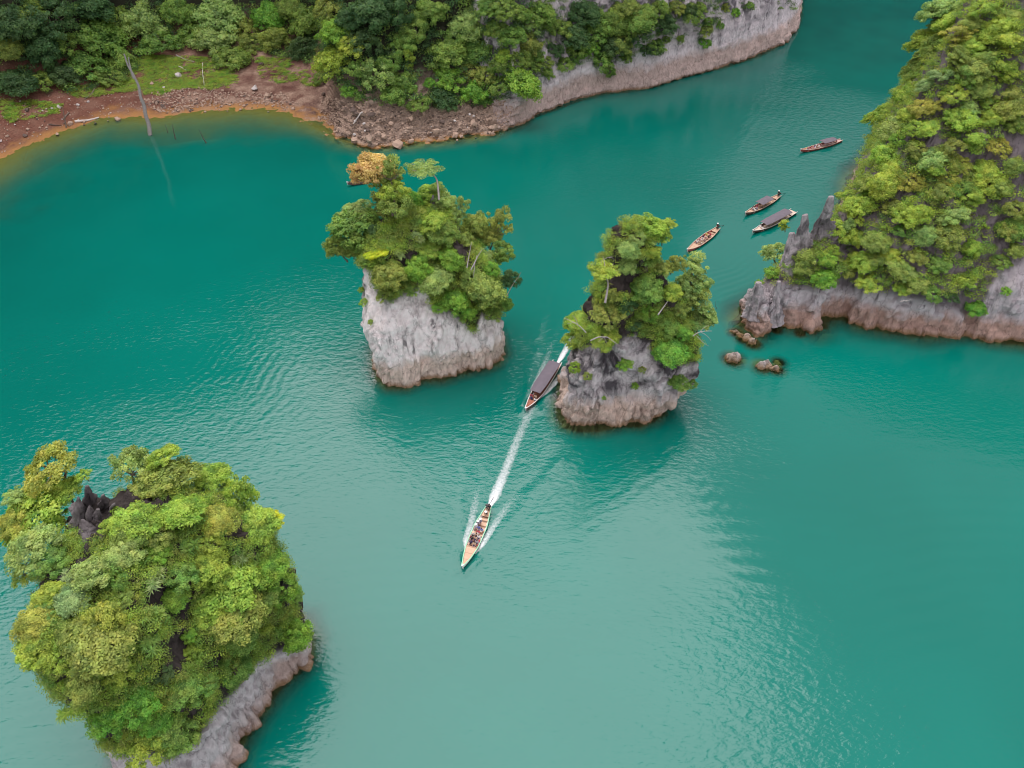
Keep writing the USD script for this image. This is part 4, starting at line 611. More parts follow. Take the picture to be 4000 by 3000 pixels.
for reg, mesh, zmin, steep, n, sc, mats, lab in (('A', rockA, 9, -.1, 2600, 1.05, ('mid', 'olive', 'yg'), 'low leafy undergrowth between the trees on the tall white rock island'), ('C', rockC, 8, .0, 1900, .95, ('mid', 'olive', 'yg'), 'low leafy undergrowth on the cone-shaped grey rock island'),
                                               ('B', rockB, 8, -.2, 4200, .85, ('olive', 'mid', 'yg'), 'low leafy undergrowth between the bushes of the nearest rock island'), ('D', rockD, 8, .1, 9500, 1.3, ('olive', 'yg', 'mid'), 'low leafy undergrowth covering the slope of the headland on the right')):
    if reg == 'D':
        kk = green_keep(reg, zmin, steep); keep = lambda c, n: kk(c, n) * ((c[:, 0] < 190) & (c[:, 1] < 200))
    else: keep = green_keep(reg, zmin, steep)
    pos, nn, rng = sample(mesh, n, keep, 7); s = sc * rng.uniform(.55, 1.35, n)
    scatter('undergrowth', lab, [(CL[i], 'leaf_' + m) for i, m in enumerate(mats)], pos + nn * (rng.uniform(-.1, 1.1, n) ** 2 * sc)[:, None], (rng.uniform(0, 6.28, n), np.c_[s, s, s * rng.uniform(.7, 1.2, n)]), rng.integers(0, 3, n))
def forest_keep(c, n):
    p = proj(c); ln = np.interp(p[:, 0], [0, 60, 130, 150, 200, 260, 300, 330, 350, 380, 470, 520, 545, 560, 600, 650, 700, 740], [98, 95, 80, 52, 50, 52, 60, 76, 98, 106, 106, 98, 78, 70, 66, 52, 40, 10])
    return ((p[:, 1] < ln) & (p[:, 1] > -60) & (p[:, 0] > -60) & (p[:, 0] < 800) & (p[:, 2] > 0)) * np.where(p[:, 0] > 560, (fbm(c * .12, 3, 4) > .45) * 1.6, 1.0)
pos, nn, rng = sample((vS, fS), 2600, forest_keep, 8); s = 2.3 * rng.uniform(.6, 1.4, 2600) * np.where(pos[:, 0] > 12, .6, 1)
scatter('undergrowth', 'dark leafy undergrowth between the trees of the far hillside', [(CL[0], 'leaf_dark'), (CL[1], 'leaf_mid'), (CL[2], 'leaf_dark')], pos + nn * .2, (rng.uniform(0, 6.28, 2600), np.c_[s, s, s]), rng.integers(0, 3, 2600))

# ------------------------------------------------------------------ single trees with a shape of their own
def own_tree(name, label, style, seed, colour, px, py, w, h, f, trunk_px, tr, wood='bark', more=()):
    (v, fc, n, t), _ = SHAPES[(style, seed)]; r = w * .60 * f / FPX; rz = h * .6 * f / FPX / math.cos(PITCH + math.atan((py - 384) / FPX)); c = atf(px, py, f)
    T_ = [atf(x, y, f + d) for x, y, d in trunk_px]; x = thing(name, label, 'tree', mat4(T_[0])); P = x.GetPath()
    rz = min(max(rz, .45 * r), 1.3 * r)
    write(f'{P}/crown', (v - [0, 0, 1.15]) * [r, r, rz] + c - T_[0], fc, n, t, 'leaf_' + colour)
    for i, (x2, y2, w2, h2, c2, s2) in enumerate(more):
        (v2, f2, n2, t2), _ = SHAPES[s2]; r2 = w2 * .62 * f / FPX; write(f'{P}/crown_{i + 1:03d}', (v2 - [0, 0, 1.15]) * [r2, r2, h2 / w2 * r2 * 1.2] + atf(x2, y2, f) - T_[0], f2, n2, t2, 'leaf_' + c2)
    k = np.arange(len(T_)); q = np.linspace(0, len(T_) - 1, 12); path = PchipInterpolator(k, np.array(T_))(q)
    limbs = [tube(path, np.linspace(tr, tr * .5, 12), 7)]
    for a in np.linspace(.6, 5.9, 6):
        e = c + np.array([math.cos(a) * r * .7, math.sin(a) * r * .7, rz * .25]); limbs.append(tube([path[-1], (path[-1] + e) / 2 + [0, 0, -.1 * r], e], [tr * .45, tr * .35, tr * .12], 5))
    v3, f3 = join(limbs); usdkit.mesh(stage, f'{P}/trunk', (v3 - T_[0], f3), '/World/Looks/' + wood, smooth=True)
own_tree('rust_tree', 'rust-orange leaved tree rising from the back of the tall white rock island', 'round', 2, 'rust', 373, 171, 44, 34, 141, [(393, 216, 0), (388, 200, 0), (380, 185, 0), (375, 176, 0)], .28, more=[(381, 184, 20, 16, 'orange', ('loose', 12)), (360, 178, 18, 16, 'rust', ('round', 3))])
own_tree('tall_tree', 'tall narrow olive-green tree in front of the rust-orange tree', 'feather', 21, 'olive', 391, 176, 24, 30, 139, [(396, 218, 0), (394, 200, 0), (391, 180, 0)], .22, more=[(394, 192, 26, 22, 'yg', ('loose', 11)), (397, 206, 30, 22, 'olive', ('loose', 13))])
own_tree('flat_topped_tree', 'pale flat-topped tree on a bent grey trunk above the tall white rock island', 'flat', 31, 'pale', 424, 168, 34, 13, 141, [(439, 200, 0), (438, 188, 0), (436.5, 179, 0), (432, 174, 0), (427, 170, 0)], .20, 'dead_wood', more=[(421.5, 172, 9, 7, 'yellow', ('round', 1)), (413, 170, 12, 6, 'yg', ('flat', 32))])
own_tree('flat_topped_tree', 'yellow-green umbrella tree on a thin grey trunk, left of the cone-shaped rock island', 'flat', 32, 'yg', 603, 270, 32, 17, 124, [(605, 303, 0), (607, 292, 0), (608, 284, 0), (605, 274, 0)], .20, 'dead_wood')
def dead(name, label, lines, f, r, wood='dead_wood', cat='dead branch', plane=None):
    """bare wood: each line a list of picture points, in a plane at forward depth f (or at distance y=plane)"""
    put = (lambda a: aty(a[0], a[1], plane)) if plane else (lambda a: atf(a[0], a[1], f + (a[2] if len(a) > 2 else 0)))
    b = put(lines[0][0]); x = thing(name, label, cat, mat4(b))
    for i, L in enumerate(lines):
        P = np.array([put(a) for a in L]); q = np.linspace(0, len(P) - 1, 4 * len(P)); path = (PchipInterpolator(np.arange(len(P)), P)(q) if len(P) > 2 else np.array([P[0] + (P[1] - P[0]) * t for t in np.linspace(0, 1, 6)]))
        rr = r * (1 if i == 0 else .55) * (.72 if cat == 'dead branch' else 1); path = path + (noise(path * .35 + i, 3)[:, None] - .5) * rr * .8 - b
        obj('trunk' if i == 0 else 'branch', tube(path, np.linspace(rr, rr * .3, len(path)), 7), wood, x, smooth=True)
dead('dead_tree', 'tall bleached dead tree trunk standing in the shallow water off the beach', [[(151, 134.5), (147, 119), (142.5, 104), (139.5, 91), (134.5, 78), (129, 66), (124, 54)], [(134.5, 78), (130, 66.5), (129, 57)]], 0, .62, 'dead_wood', 'dead tree', plane=at(151, 134.5)[1])
dead('stake', 'thin dark stake in the water just right of the dead trunk', [[(168, 133.5), (166.3, 128), (165, 124)]], 0, .10, 'dark_wood', 'stake', plane=at(168, 133)[1])
dead('stake', 'dark leaning stake in the water, middle of the three right of the dead trunk', [[(175.4, 139.5), (173.8, 131), (172.4, 124)]], 0, .16, 'dark_wood', 'stake', plane=at(175, 139)[1])
dead('stake', 'dark leaning stake in the water, farthest right of the dead trunk', [[(206.4, 143), (202, 136), (198.8, 129)]], 0, .16, 'dark_wood', 'stake', plane=at(206, 143)[1])
dead('post', 'brown upright post at the water edge of the red beach', [[(66.3, 128), (64.6, 118), (62.3, 107)]], 0, .24, 'bark', 'post', plane=at(66, 128)[1])
def ground(px, py):
    v, n, f, ok = surf['S'].hit(px, py, 4); return v
def log(name, label, pts, r, wood, cat='driftwood log', reg='S'):
    P = np.array([surf[reg].hit(a, b, 4)[0] + [0, 0, r * .7] for a, b in pts]); x = thing(name, label, cat, mat4(P[0])); q = np.linspace(0, len(P) - 1, 10)
    path = np.array([[np.interp(t, np.arange(len(P)), P[:, k]) for k in range(3)] for t in q]); path = path + (noise(path * .8, 5)[:, None] - .5) * r
    obj('trunk', tube(path - P[0], np.linspace(r, r * .5, 10), 7), wood, x, smooth=True)
log('driftwood_log', 'long white driftwood log lying on the red beach by the post', [(77, 118.6), (88, 117.5), (99, 114.4)], .38, 'pale_log')
log('driftwood_log', 'dark branch lying at the waterline left of the post', [(50, 121.5), (57, 122.5), (65, 123)], .22, 'dark_wood')
log('driftwood_log', 'short brown log propped behind the post on the beach', [(65, 115.5), (68, 112.5), (71, 110)], .3, 'bark')
log('driftwood_log', 'pale fallen sticks on the grass above the white stone', [(178, 63), (182.5, 65), (187, 67)], .2, 'pale_log')
log('driftwood_log', 'grey fallen branch at the forest edge behind the grass', [(177, 52), (186, 56), (194.5, 59)], .2, 'dead_wood')
log('driftwood_log', 'slender pale pole lying down the grass slope', [(202.5, 60), (203.8, 70), (205.4, 82)], .17, 'pale_log')
log('driftwood_log', 'white dead stem leaning on the rubble point', [(362, 109), (358, 117), (354.5, 126)], .26, 'pale_log')
log('driftwood_log', 'brown log lying across the dark soil left of the grass', [(97, 84), (92, 91), (87, 97)], .24, 'bark')
dead('dead_branch', 'forked bare white branch among the bushes, right part of the tall white island', [[(471, 270), (475, 262), (478, 256), (482, 250)], [(475, 262), (474, 272), (473.5, 278)], [(477, 259), (476, 255)]], 136, .17)
dead('dead_branch', 'thin bare stick leaning out right of the tall white island', [[(507, 296), (512, 286), (519, 276), (521, 272)]], 134, .11, 'bark')
dead('dead_branch', 'grey trunk standing between bushes of the tall white island', [[(467, 268), (469, 256), (471.5, 242)]], 136, .14)
dead('dead_branch', 'bare pale twigs reaching left from the cone-shaped island', [[(586, 333), (578, 325), (571, 321), (564, 318)], [(578, 325), (575, 318), (572, 315)], [(574, 322.5), (567, 324)]], 119, .12)
dead('dead_branch', 'long pale creeping branch above the bare wall of the cone-shaped island', [[(590, 341), (600, 337), (606, 337), (614, 342), (620, 346)], [(604, 337), (598, 342)], [(604, 337), (607, 343)]], 118, .13)
dead('dead_branch', 'bare grey branches low on the right of the cone-shaped island', [[(693, 336), (700, 332), (706, 331), (712, 331)], [(700, 332), (707, 336), (711, 341)], [(700, 332), (705, 327), (709, 325)], [(697, 336), (704, 343), (709, 346)]], 121, .11)
dead('dead_branch', 'dead twigs at the top of the yellow-green umbrella tree', [[(605, 266), (604, 260), (603, 256)], [(604, 260), (610, 257), (615, 261)], [(609, 258), (613, 256)]], 124, .10)
dead('dead_branch', 'diagonal grey trunk between bushes of the cone-shaped island', [[(658, 315), (663, 308), (668, 301)]], 120, .15)
dead('dead_branch', 'long white bare branch beside the taller headland spire', [[(824, 244), (832, 237), (839, 229), (847, 225), (856, 222)], [(843, 227), (844, 218), (845, 210)], [(833, 236), (838, 236)]], 160, .2)
dead('dead_branch', 'small white dead branch on the headland wall above the water', [[(900, 302), (906, 300.5), (913, 300)], [(906, 300.5), (910, 305)]], 146, .13)
dead('dead_branch', 'white forked bare branch standing among the near island bushes', [[(166, 497), (166, 490), (164, 482)], [(166, 490), (171, 486), (175, 483)], [(164, 485), (163, 481)]], 98, .09)
dead('dead_branch', 'tangle of pale bare stems beside the lower right of the near island', [[(203, 660), (207, 652), (212, 645), (217, 641)], [(207, 652), (213, 652), (219, 650)], [(207, 652), (205, 645), (208, 639)], [(213, 652), (221, 657)], [(203, 660), (211, 660), (216, 655)]], 98, .10, 'pale_log')
dead('dead_branch', 'pale bare twigs near the dark pinnacles of the near island', [[(83, 547), (80, 540), (78, 535)], [(80, 540), (86, 537)], [(78, 537), (73, 533)]], 98, .07)
dead('dead_branch', 'thin dark stick standing in the water left of the headland tip', [[(717, 308.5), (715.5, 305), (716, 301)]], 0, .07, 'dark_wood', plane=at(717, 308.5)[1])

# ------------------------------------------------------------------ stones
def stone(seed, sub=2):
    m = trimesh.creation.icosphere(sub, 1.0); v = np.array(m.vertices); rng = np.random.default_rng(seed); v = v * rng.uniform(.7, 1.2, 3) * [1, 1, .72]
    for _ in range(12):
        d = rng.normal(size=3); d /= np.linalg.norm(d); o = rng.uniform(.38, .72); e = v @ d; v = v - np.clip(e - o, 0, None)[:, None] * d
    return v + (fbm(v * 2.2 + seed, 3, seed)[:, None] - .5) * .5 * v, np.array(m.faces)
for i in range(5):
    for mt in ('stone_tan', 'stone_dark', 'stone_white'):
        p = f'{LIB}/{mt}_{i}'; UsdGeom.Xform.Define(stage, p); v, f = stone(80 + i); usdkit.mesh(stage, p + '/stone', (v, f), '/World/Looks/' + mt, smooth=35)
def boulder(px, py, wpx, mt, label, group=None, sink=.25):
    v, n, f, ok = surf['S'].hit(px, py, 4); r = wpx / 2 * f / FPX * .95; i = int(RNG.integers(5))
    M = mat4(v + [0, 0, r * (.55 - sink)], rotz(RNG.uniform(0, 6.28)), (r, r * RNG.uniform(.8, 1.1), r * RNG.uniform(.8, 1.1)))
    thing('boulder', label, 'boulder', M, group, f'{LIB}/{mt}_{i}')
for px, py, w, mt, lab in [(178.8, 73, 9, 'stone_white', 'white stone lying alone on the green grass'), (157, 99, 7, 'stone_dark', 'dark boulder right of the dead trunk, upper of a pair'), (162, 103, 7, 'stone_dark', 'dark boulder right of the dead trunk, lower of a pair'), (151, 81.5, 5.5, 'stone_tan', 'brown block in the grass just right of the dead trunk'),
                           (27, 107, 7, 'stone_dark', 'tall dark grey boulder under the trees at the far left'), (59, 104.7, 6, 'stone_white', 'whitish boulder above the beach post'), (27.8, 126, 5, 'stone_tan', 'tan boulder on the red soil at the far left'), (25, 133, 5.5, 'stone_dark', 'dark boulder near the water at the far left'), (7.5, 133, 4, 'stone_tan', 'grey-brown stone near the left edge of the red soil'), (1.7, 138, 4.5, 'stone_white', 'pale stone at the very left edge above the water'), (57, 132, 5, 'stone_tan', 'brown stone at the waterline below the post'), (70.6, 121, 8, 'stone_tan', 'broad brown rock beside the post at the waterline'), (84, 119, 5, 'stone_tan', 'brown rock under the white driftwood log'),
                           (253, 86, 8, 'stone_white', 'pale weathered rock below the right grass patch'), (267, 93, 8, 'stone_tan', 'brown rock right of the pale weathered rock'), (262, 61, 6, 'stone_dark', 'dark rock at the forest edge above the right grass patch'), (321, 97, 7, 'stone_dark', 'grey boulder on the slope left of the rubble point'), (332, 105, 6, 'stone_tan', 'brown boulder on the slope beside the rubble point'), (291.6, 106, 6, 'stone_tan', 'red-brown rock by the innermost bay shore'), (117, 117, 9, 'stone_tan', 'flat brown rocks at the waterline left of the dead trunk'), (55, 106, 4, 'stone_white', 'small whitish rock beside the whitish boulder above the post'), (78.7, 102, 5, 'stone_white', 'whitish rock on dark soil above the driftwood'), (90, 99, 4, 'stone_white', 'small pale rock on dark soil left of the dead trunk'), (163, 85, 4, 'stone_white', 'small pale rock low in the left grass patch'),
                           (352.8, 141, 15, 'stone_tan', 'largest brown boulder at the left foot of the rubble point'), (366.7, 141, 12, 'stone_tan', 'brown boulder second from left at the foot of the rubble point'), (396.8, 144, 20, 'stone_tan', 'broad jagged boulder in the water at the rubble point'), (383, 140, 9, 'stone_tan', 'boulder just left of the broad jagged one'), (414, 141, 10, 'stone_tan', 'boulder right of the broad jagged one'), (350, 111, 9, 'stone_dark', 'dark boulder below the trees of the rubble point, left'), (376, 117, 9, 'stone_dark', 'dark boulder in the middle of the rubble point'), (366.7, 128, 8, 'stone_dark', 'dark stone standing on the lower rubble point'), (391, 126, 9, 'stone_tan', 'tan boulder half way up the rubble point'), (432, 133, 11, 'stone_tan', 'boulder at the water on the right half of the rubble point'), (455, 133, 11, 'stone_tan', 'big boulder at the right end of the rubble point'), (476, 128, 12, 'stone_tan', 'boulder where the rubble point meets the white cliff'), (497, 128, 10, 'stone_tan', 'brown boulder at the left foot of the white cliff'), (444, 120, 9, 'stone_dark', 'grey-brown boulder high on the right of the rubble point'), (412, 122, 8, 'stone_tan', 'tan boulder above the right half of the rubble shore')]:
    boulder(px, py, w, mt, lab)
bx = np.random.default_rng(12)
for _ in range(70): boulder(bx.uniform(148, 288), 112 - bx.uniform(3, 23), bx.uniform(2.2, 4.2), 'stone_tan', 'small tan stone in the stony field on the beach right of the dead trunk', 'stones of the stony beach field', .15)
for _ in range(45): boulder(bx.uniform(345, 490), 141 - bx.uniform(2, 28), bx.uniform(2, 5.5), ('stone_tan', 'stone_dark', 'stone_tan', 'stone_white')[int(bx.integers(4))], 'jagged stone among the rubble of the bare point below the trees', 'stones of the rubble point', .2)
for _ in range(26): boulder(bx.uniform(2, 140), 128 - bx.uniform(0, 24) * 1.0 - 0, bx.uniform(2, 3.6), ['stone_tan', 'stone_dark', 'stone_tan'][_ % 3], 'small stone scattered on the red soil left of the dead trunk', 'stones scattered on the red soil', .15)
def poly_keep(poly_list, zmin=.25):
    P = [shapely.Polygon(q) for q in poly_list]
    def k(c, n):
        p = proj(c); m = np.zeros(len(c)); j = np.nonzero((p[:, 2] > 0) & (p[:, 0] > -50) & (p[:, 0] < 1100) & (p[:, 1] > -50) & (p[:, 1] < 200) & (c[:, 2] > zmin))[0]
        q = shapely.points(p[j, 0], p[j, 1])
        for pl in P: m[j] = np.maximum(m[j], shapely.contains(pl, q))
        return m
    return k
pos, nn, rng = sample((vS, fS), 2600, poly_keep([[(143, 100), (165, 90), (200, 87), (235, 92), (285, 95), (300, 104), (285, 110), (205, 111), (160, 116)], [(320, 98), (345, 100), (420, 108), (500, 100), (520, 110), (500, 132), (420, 141), (380, 146), (345, 140), (318, 120)]]), 3)
s = rng.uniform(.16, .55, 2600); scatter('rubble', 'small loose stones covering the beach and the rubble point', [(stone(90 + i, 1), 'stone_tan') for i in range(3)] + [(stone(95, 1), 'stone_dark')], pos + [0, 0, .05], (rng.uniform(0, 6.28, 2600), np.c_[s, s, s * .9]), np.where(rng.random(2600) < .12, 3, rng.integers(0, 3, 2600)))
pos, nn, rng = sample((vS, fS), 200, poly_keep([[(0, 98), (140, 90), (145, 112), (60, 128), (0, 155)]]), 4)
s = rng.uniform(.1, .42, 200); scatter('rubble', 'sparse small stones on the red soil at the left', [(stone(90, 1), 'stone_tan'), (stone(91, 1), 'stone_white')], pos + [0, 0, .03], (rng.uniform(0, 6.28, 200), np.c_[s, s, s]), (rng.random(200) < .12) * 1)
def tuft(seed):
    rng = np.random.default_rng(seed); n = 70; pos = np.c_[rng.normal(0, .45, (n, 2)), rng.uniform(.05, .35, n)]; out = np.c_[rng.normal(0, .3, (n, 2)), np.ones(n)]; out /= np.linalg.norm(out, axis=1, keepdims=True)
    v, f, nn_ = leaf_mesh(pos, out, .34, rng, elong=3.2, droop=-.6, blend=.8); return v, f, nn_, np.repeat(np.clip(rng.normal(.6, .2, n), 0, 1), 4)
gk = poly_keep([[(128, 58), (150, 55), (185, 56), (215, 58), (235, 72), (240, 86), (215, 90), (195, 88), (172, 90), (160, 96), (148, 100), (143, 92), (130, 80)], [(255, 56), (285, 58), (306, 66), (308, 80), (285, 84), (262, 80)], [(0, 98), (30, 100), (62, 104), (58, 114), (30, 118), (10, 124), (0, 112)], [(300, 70), (318, 74), (318, 86), (304, 86)], [(60, 88), (130, 76), (140, 90), (80, 98)]])
def gkeep(c, n): return gk(c, n) * np.clip((fbm(c * .14, 3, 2) - .36) * 5, .05, 1)
pos, nn, rng = sample((vS, fS), 2600, gkeep, 6); s = rng.uniform(.6, 1.3, 2600)
g_ = scatter('grass', 'bright green grass patches above the red beach', [(tuft(71), 'leaf_yg'), (tuft(72), 'leaf_vivid'), (tuft(73), 'leaf_olive')], pos, (rng.uniform(0, 6.28, 2600), np.c_[s, s, s * .7]), rng.choice(3, 2600, p=[.5, .25, .25]))

# rocks standing in the water off the headland tip
def islet(label, blobs, sd):
    b0 = at(*blobs[0][:2]); x = thing('rock_islet', label, 'rock', mat4([b0[0], b0[1], 0]))
    for i, (px, py, rx, ry, h, ang) in enumerate(blobs):
        c = at(px, py)[:2]; th = np.linspace(0, 2 * np.pi, 12, endpoint=False); rg = np.random.default_rng(sd + i); ring = np.c_[rx * np.cos(th), ry * np.sin(th)] * rg.uniform(.8, 1.15, (12, 1)) @ rotz(ang)[:2, :2].T
        lv = [(-3.2, c + ring * 2.1), (-1.2, c + ring * 1.35), (0, c + ring)] + ([(h * .35, c + ring * .85), (h * .75, c + ring * .5), (h, c + ring * .2), (h * 1.06, c + ring * .02)] if h > 0 else [(h, c + ring * .3)][:0])
        if h <= 0: lv = [(-3.2, c + ring * 1.9), (-1.2, c + ring * 1.3), (h - .15, c + ring * .7), (h, c + ring * .1)]
        v, f = loft(lv, 60, 36, sd + i, a_big=.3, a_flute=.5, a_small=.45, a_block=.3); obj('rock', (v - [b0[0], b0[1], 0], f), 'rock_islet', x, smooth=True)
islet('ochre pyramid-shaped rock in the water, leftmost off the headland tip', [(733.5, 359.5, 1.75, 1.5, 2.0, 0)], 200)
islet('pale two-humped rock in the water, farthest off the headland tip', [(764, 366.5, 1.6, 1.2, 1.7, .2), (776, 369.8, 1.2, .7, .9, .1)], 210)
islet('low ochre ledge of rocks at the foot of the headland tip', [(736, 333, 1.5, .55, .8, -.7), (744, 338, 1.6, .7, .9, -.6), (753, 342.5, 1.3, .8, 1.1, .3)], 220)
islet('yellowish submerged rock behind the pale two-humped rock', [(778.4, 362.6, 1.0, .7, -.25, 0)], 230)
islet('yellowish submerged rock close under the headland wall', [(786, 333, 1.0, .7, -.15, 0)], 240)

# ------------------------------------------------------------------ boats
for nm, c, ro in (('wood_tan', (.46, .31, .21), .6), ('wood_red', (.27, .105, .065), .55), ('wood_pale', (.52, .42, .33), .6), ('wood_dark', (.09, .055, .05), .6), ('wood_pink', (.44, .30, .27), .6), ('trim_green', (.30, .62, .40), .5), ('trim_white', (.70, .68, .64), .5), ('trim_tan', (.58, .44, .34), .5), ('hull_dark', (.10, .06, .05), .5), ('hull_red', (.30, .07, .06), .5),
                  ('tarp', (.125, .110, .130), .7), ('tarp_light', (.17, .15, .165), .7), ('metal_dark', (.045, .042, .042), .45), ('cloth_white', (.75, .74, .72), .9), ('cloth_red', (.50, .05, .09), .9), ('cloth_black', (.03, .03, .035), .9), ('cloth_blue', (.12, .17, .42), .9), ('cloth_navy', (.05, .05, .12), .9), ('cloth_tan', (.50, .38, .27), .9), ('cloth_grey', (.32, .31, .36), .9), ('cloth_pink', (.62, .30, .32), .9), ('cloth_yellow', (.70, .58, .16), .9), ('cloth_orange', (.70, .20, .09), .9), ('skin', (.42, .24, .16), .7), ('hair_dark', (.025, .02, .018), .6)):
    plain(nm, c, ro, .10, 1.5)
def boat(key, label, bow, stern, beam, deck, trim, hull, square=False, roof=None, tarp='tarp', deck_from=.62, ribbon='cloth_white', engine=True, benches=5, posts=True, rf_h=1.55):
    bow, stern = np.array([*at(*bow, .7)[:2], 0]), np.array([*at(*stern, .45)[:2], 0]); L = np.linalg.norm(bow - stern); d = (bow - stern) / L; org = (bow + stern) / 2; ang = math.atan2(d[1], d[0]); B = beam / 2
    x = thing('longtail_boat', label, 'boat', mat4(org, rotz(ang))); n = 44; t = np.linspace(0, 1, n); X_ = (t - .5) * L
    wb = PchipInterpolator([0, .12, .35, .6, .8, .93, 1], [(.78 if square else .42), (.88 if square else .66), 1, .97, .66, .30, .10])(t) * B
    sh = PchipInterpolator([0, .2, .6, .85, 1], [.62, .50, .50, .72, 1.18])(t); kl = PchipInterpolator([0, .15, .6, .85, 1], [-.05, -.2, -.22, -.1, .55])(t)
    def section(shrink, lift): return np.stack([np.c_[X_, s * np.maximum(wb * f_ - shrink, .015), kl + (sh - kl) * z_ + lift] for s, f_, z_ in ((1, 1, 1), (1, .93, .5), (1, .68, .14), (1, .0, 0), (-1, .68, .14), (-1, .93, .5), (-1, 1, 1))], 1)
    o_, i_ = section(0, 0), section(.05, .05); i_[:, [0, 6], 2] = o_[:, [0, 6], 2]
    vo = np.concatenate([o_, i_[:, ::-1]], 1).reshape(-1, 3); k = 14; a, b = np.meshgrid(np.arange(n - 1), np.arange(k), indexing='ij'); q = np.stack([a * k + b, (a + 1) * k + b, (a + 1) * k + (b + 1) % k, a * k + (b + 1) % k], -1).reshape(-1, 4)
    fo = np.vstack([q[:, [0, 1, 2]], q[:, [0, 2, 3]]]); caps = [np.array([[e * k + j, e * k + j + 1, e * k + 13 - j - 1] for j in range(6)] + [[e * k + j, e * k + 13 - j - 1, e * k + 13 - j] for j in range(6)]) for e in (0, n - 1)]
    obj('hull', (vo, np.vstack([fo] + caps)), hull, x, smooth=40)
    for s in (1, -1):
        rail = np.c_[X_, s * (wb + .01), sh + .03]; obj('gunwale', tube(rail, .075, 6), trim, x, smooth=True)
    fl = [];                                            # floor and decks follow the hull outline
    def deck_mesh(t0, t1, zf, th=.04, inset=.07):
        tt = np.linspace(t0, t1, 14); w = np.maximum(np.interp(tt, t, wb) - inset, .02); zz = zf(tt); xx = (tt - .5) * L
        v = np.concatenate([np.c_[xx, w, zz], np.c_[xx, -w, zz], np.c_[xx, w, zz - th], np.c_[xx, -w, zz - th]]); m = len(tt); j = np.arange(m - 1)
        f = np.vstack([np.c_[j, j + 1, m + j + 1], np.c_[j, m + j + 1, m + j], np.c_[2 * m + j, 3 * m + j + 1, 2 * m + j + 1], np.c_[2 * m + j, 3 * m + j, 3 * m + j + 1], np.c_[j, 2 * m + j + 1, j + 1], np.c_[j, 2 * m + j, 2 * m + j + 1], np.c_[m + j, m + j + 1, 3 * m + j + 1], np.c_[m + j, 3 * m + j + 1, 3 * m + j]])
        return v, f[:, ::-1]
    obj('floor', deck_mesh(.06, deck_from, lambda q: .02 + 0 * q, inset=.2), deck, x)
    e = np.linspace(deck_from, .975, 4)
    for a0, a1 in zip(e[:-1], e[1:]): obj('bow_deck', deck_mesh(a0, a1 - .004, lambda q: np.interp(q, t, sh) - .09), deck, x)
    obj('stern_deck', deck_mesh(.012, .15 if not square else .13, lambda q: np.interp(q, t, sh) - .10), deck, x)
    for c in np.linspace(.2, deck_from - .04, benches):
        w = float(np.interp(c, t, wb)) - .05; obj('bench', box([(c - .5) * L - .14, -w, .30], [(c - .5) * L + .14, w, .34]), deck, x)
    w = float(np.interp(deck_from, t, wb)) - .02; obj('bulkhead', box([(deck_from - .5) * L - .05, -w, .05], [(deck_from - .5) * L + .05, w, .52]), trim if trim == 'trim_tan' else deck, x)
    bz = sh[-1]; obj('bow_ribbon', join([tube([(L / 2 - .30, 0, bz - .15), (L / 2 + .02, 0, bz + .05), (L / 2 + .12, 0, bz + .18)], [.17, .15, .09], 8), tube([(L / 2 - .02, .05, bz), (L / 2 + .06, .10, bz - .45), (L / 2 + .02, .12, bz - .75)], [.06, .05, .03], 5)]), ribbon, x, smooth=True)
    if roof:
        r0, r1 = roof; xs = np.linspace((r0 - .5) * L, (r1 - .5) * L, 18); ys = np.linspace(-1, 1, 11); wr = np.minimum(np.interp((xs / L + .5), t, wb) + .10, B + .06) if not square else np.interp(np.linspace(0, 1, 18), [0, .75, 1], [B + .05, B + .05, B * .86])
        top = np.stack([np.c_[np.full(11, a), ys * w_, rf_h + .16 * (1 - ys ** 2) + .02 * math.sin(a * 3.1) * np.cos(ys * 3)] for a, w_ in zip(xs, wr)]); v = np.vstack([top.reshape(-1, 3), top.reshape(-1, 3) - [0, 0, .035]]); g = grid_faces(18, 11); m = 18 * 11
        edge = [i * 11 for i in range(18)] + [17 * 11 + j for j in range(1, 11)] + [i * 11 + 10 for i in range(16, -1, -1)] + [j for j in range(9, 0, -1)]; ed = np.array(edge); e2 = np.roll(ed, -1)
        f = np.vstack([g, g[:, ::-1] + m, np.c_[ed, e2 + m, e2], np.c_[ed, ed + m, e2 + m]])
        if (np.cross(v[g[:, 1]] - v[g[:, 0]], v[g[:, 2]] - v[g[:, 0]])[:, 2]).mean() < 0: f = f[:, ::-1]
        obj('roof', (v, f), tarp, x, smooth=40)
        for c in np.linspace(r0 + .01, r1 - .01, 5):
            for s in (1, -1):
                w = float(np.interp(c, t, wb)) - .02; obj('post', tube([((c - .5) * L, s * w, .5), ((c - .5) * L, s * min(w, B), rf_h + .04)], .03, 6), 'metal_dark', x)
        for c in np.linspace(r0 + .01, r1 - .01, 5):
            w = float(np.interp(c, t, wb)) - .02; obj('roof_beam', tube([((c - .5) * L, -w, rf_h), ((c - .5) * L, 0, rf_h + .10), ((c - .5) * L, w, rf_h)], .025, 5), 'metal_dark', x)
    if engine:
        ex = -L / 2 + .25; en = join([box([ex - .38, -.22, .85], [ex + .34, .22, 1.22]), box([ex - .2, -.27, 1.0], [ex + .12, .27, 1.36]), tube([(ex + .2, .1, 1.2), (ex + .25, .1, 1.62)], .06, 8), tube([(ex, 0, .4), (ex, 0, .9)], .08, 8), tube([(ex - .1, -.24, 1.1), (ex - .1, -.42, 1.1)], .18, 12)])
        pe = obj('engine', en, 'metal_dark', x); obj('propeller_shaft', tube([(ex - .2, 0, .95), (ex - 1.6, 0, .42), (ex - 3.4, 0, -.12)], .045, 6), 'metal_dark', pe)
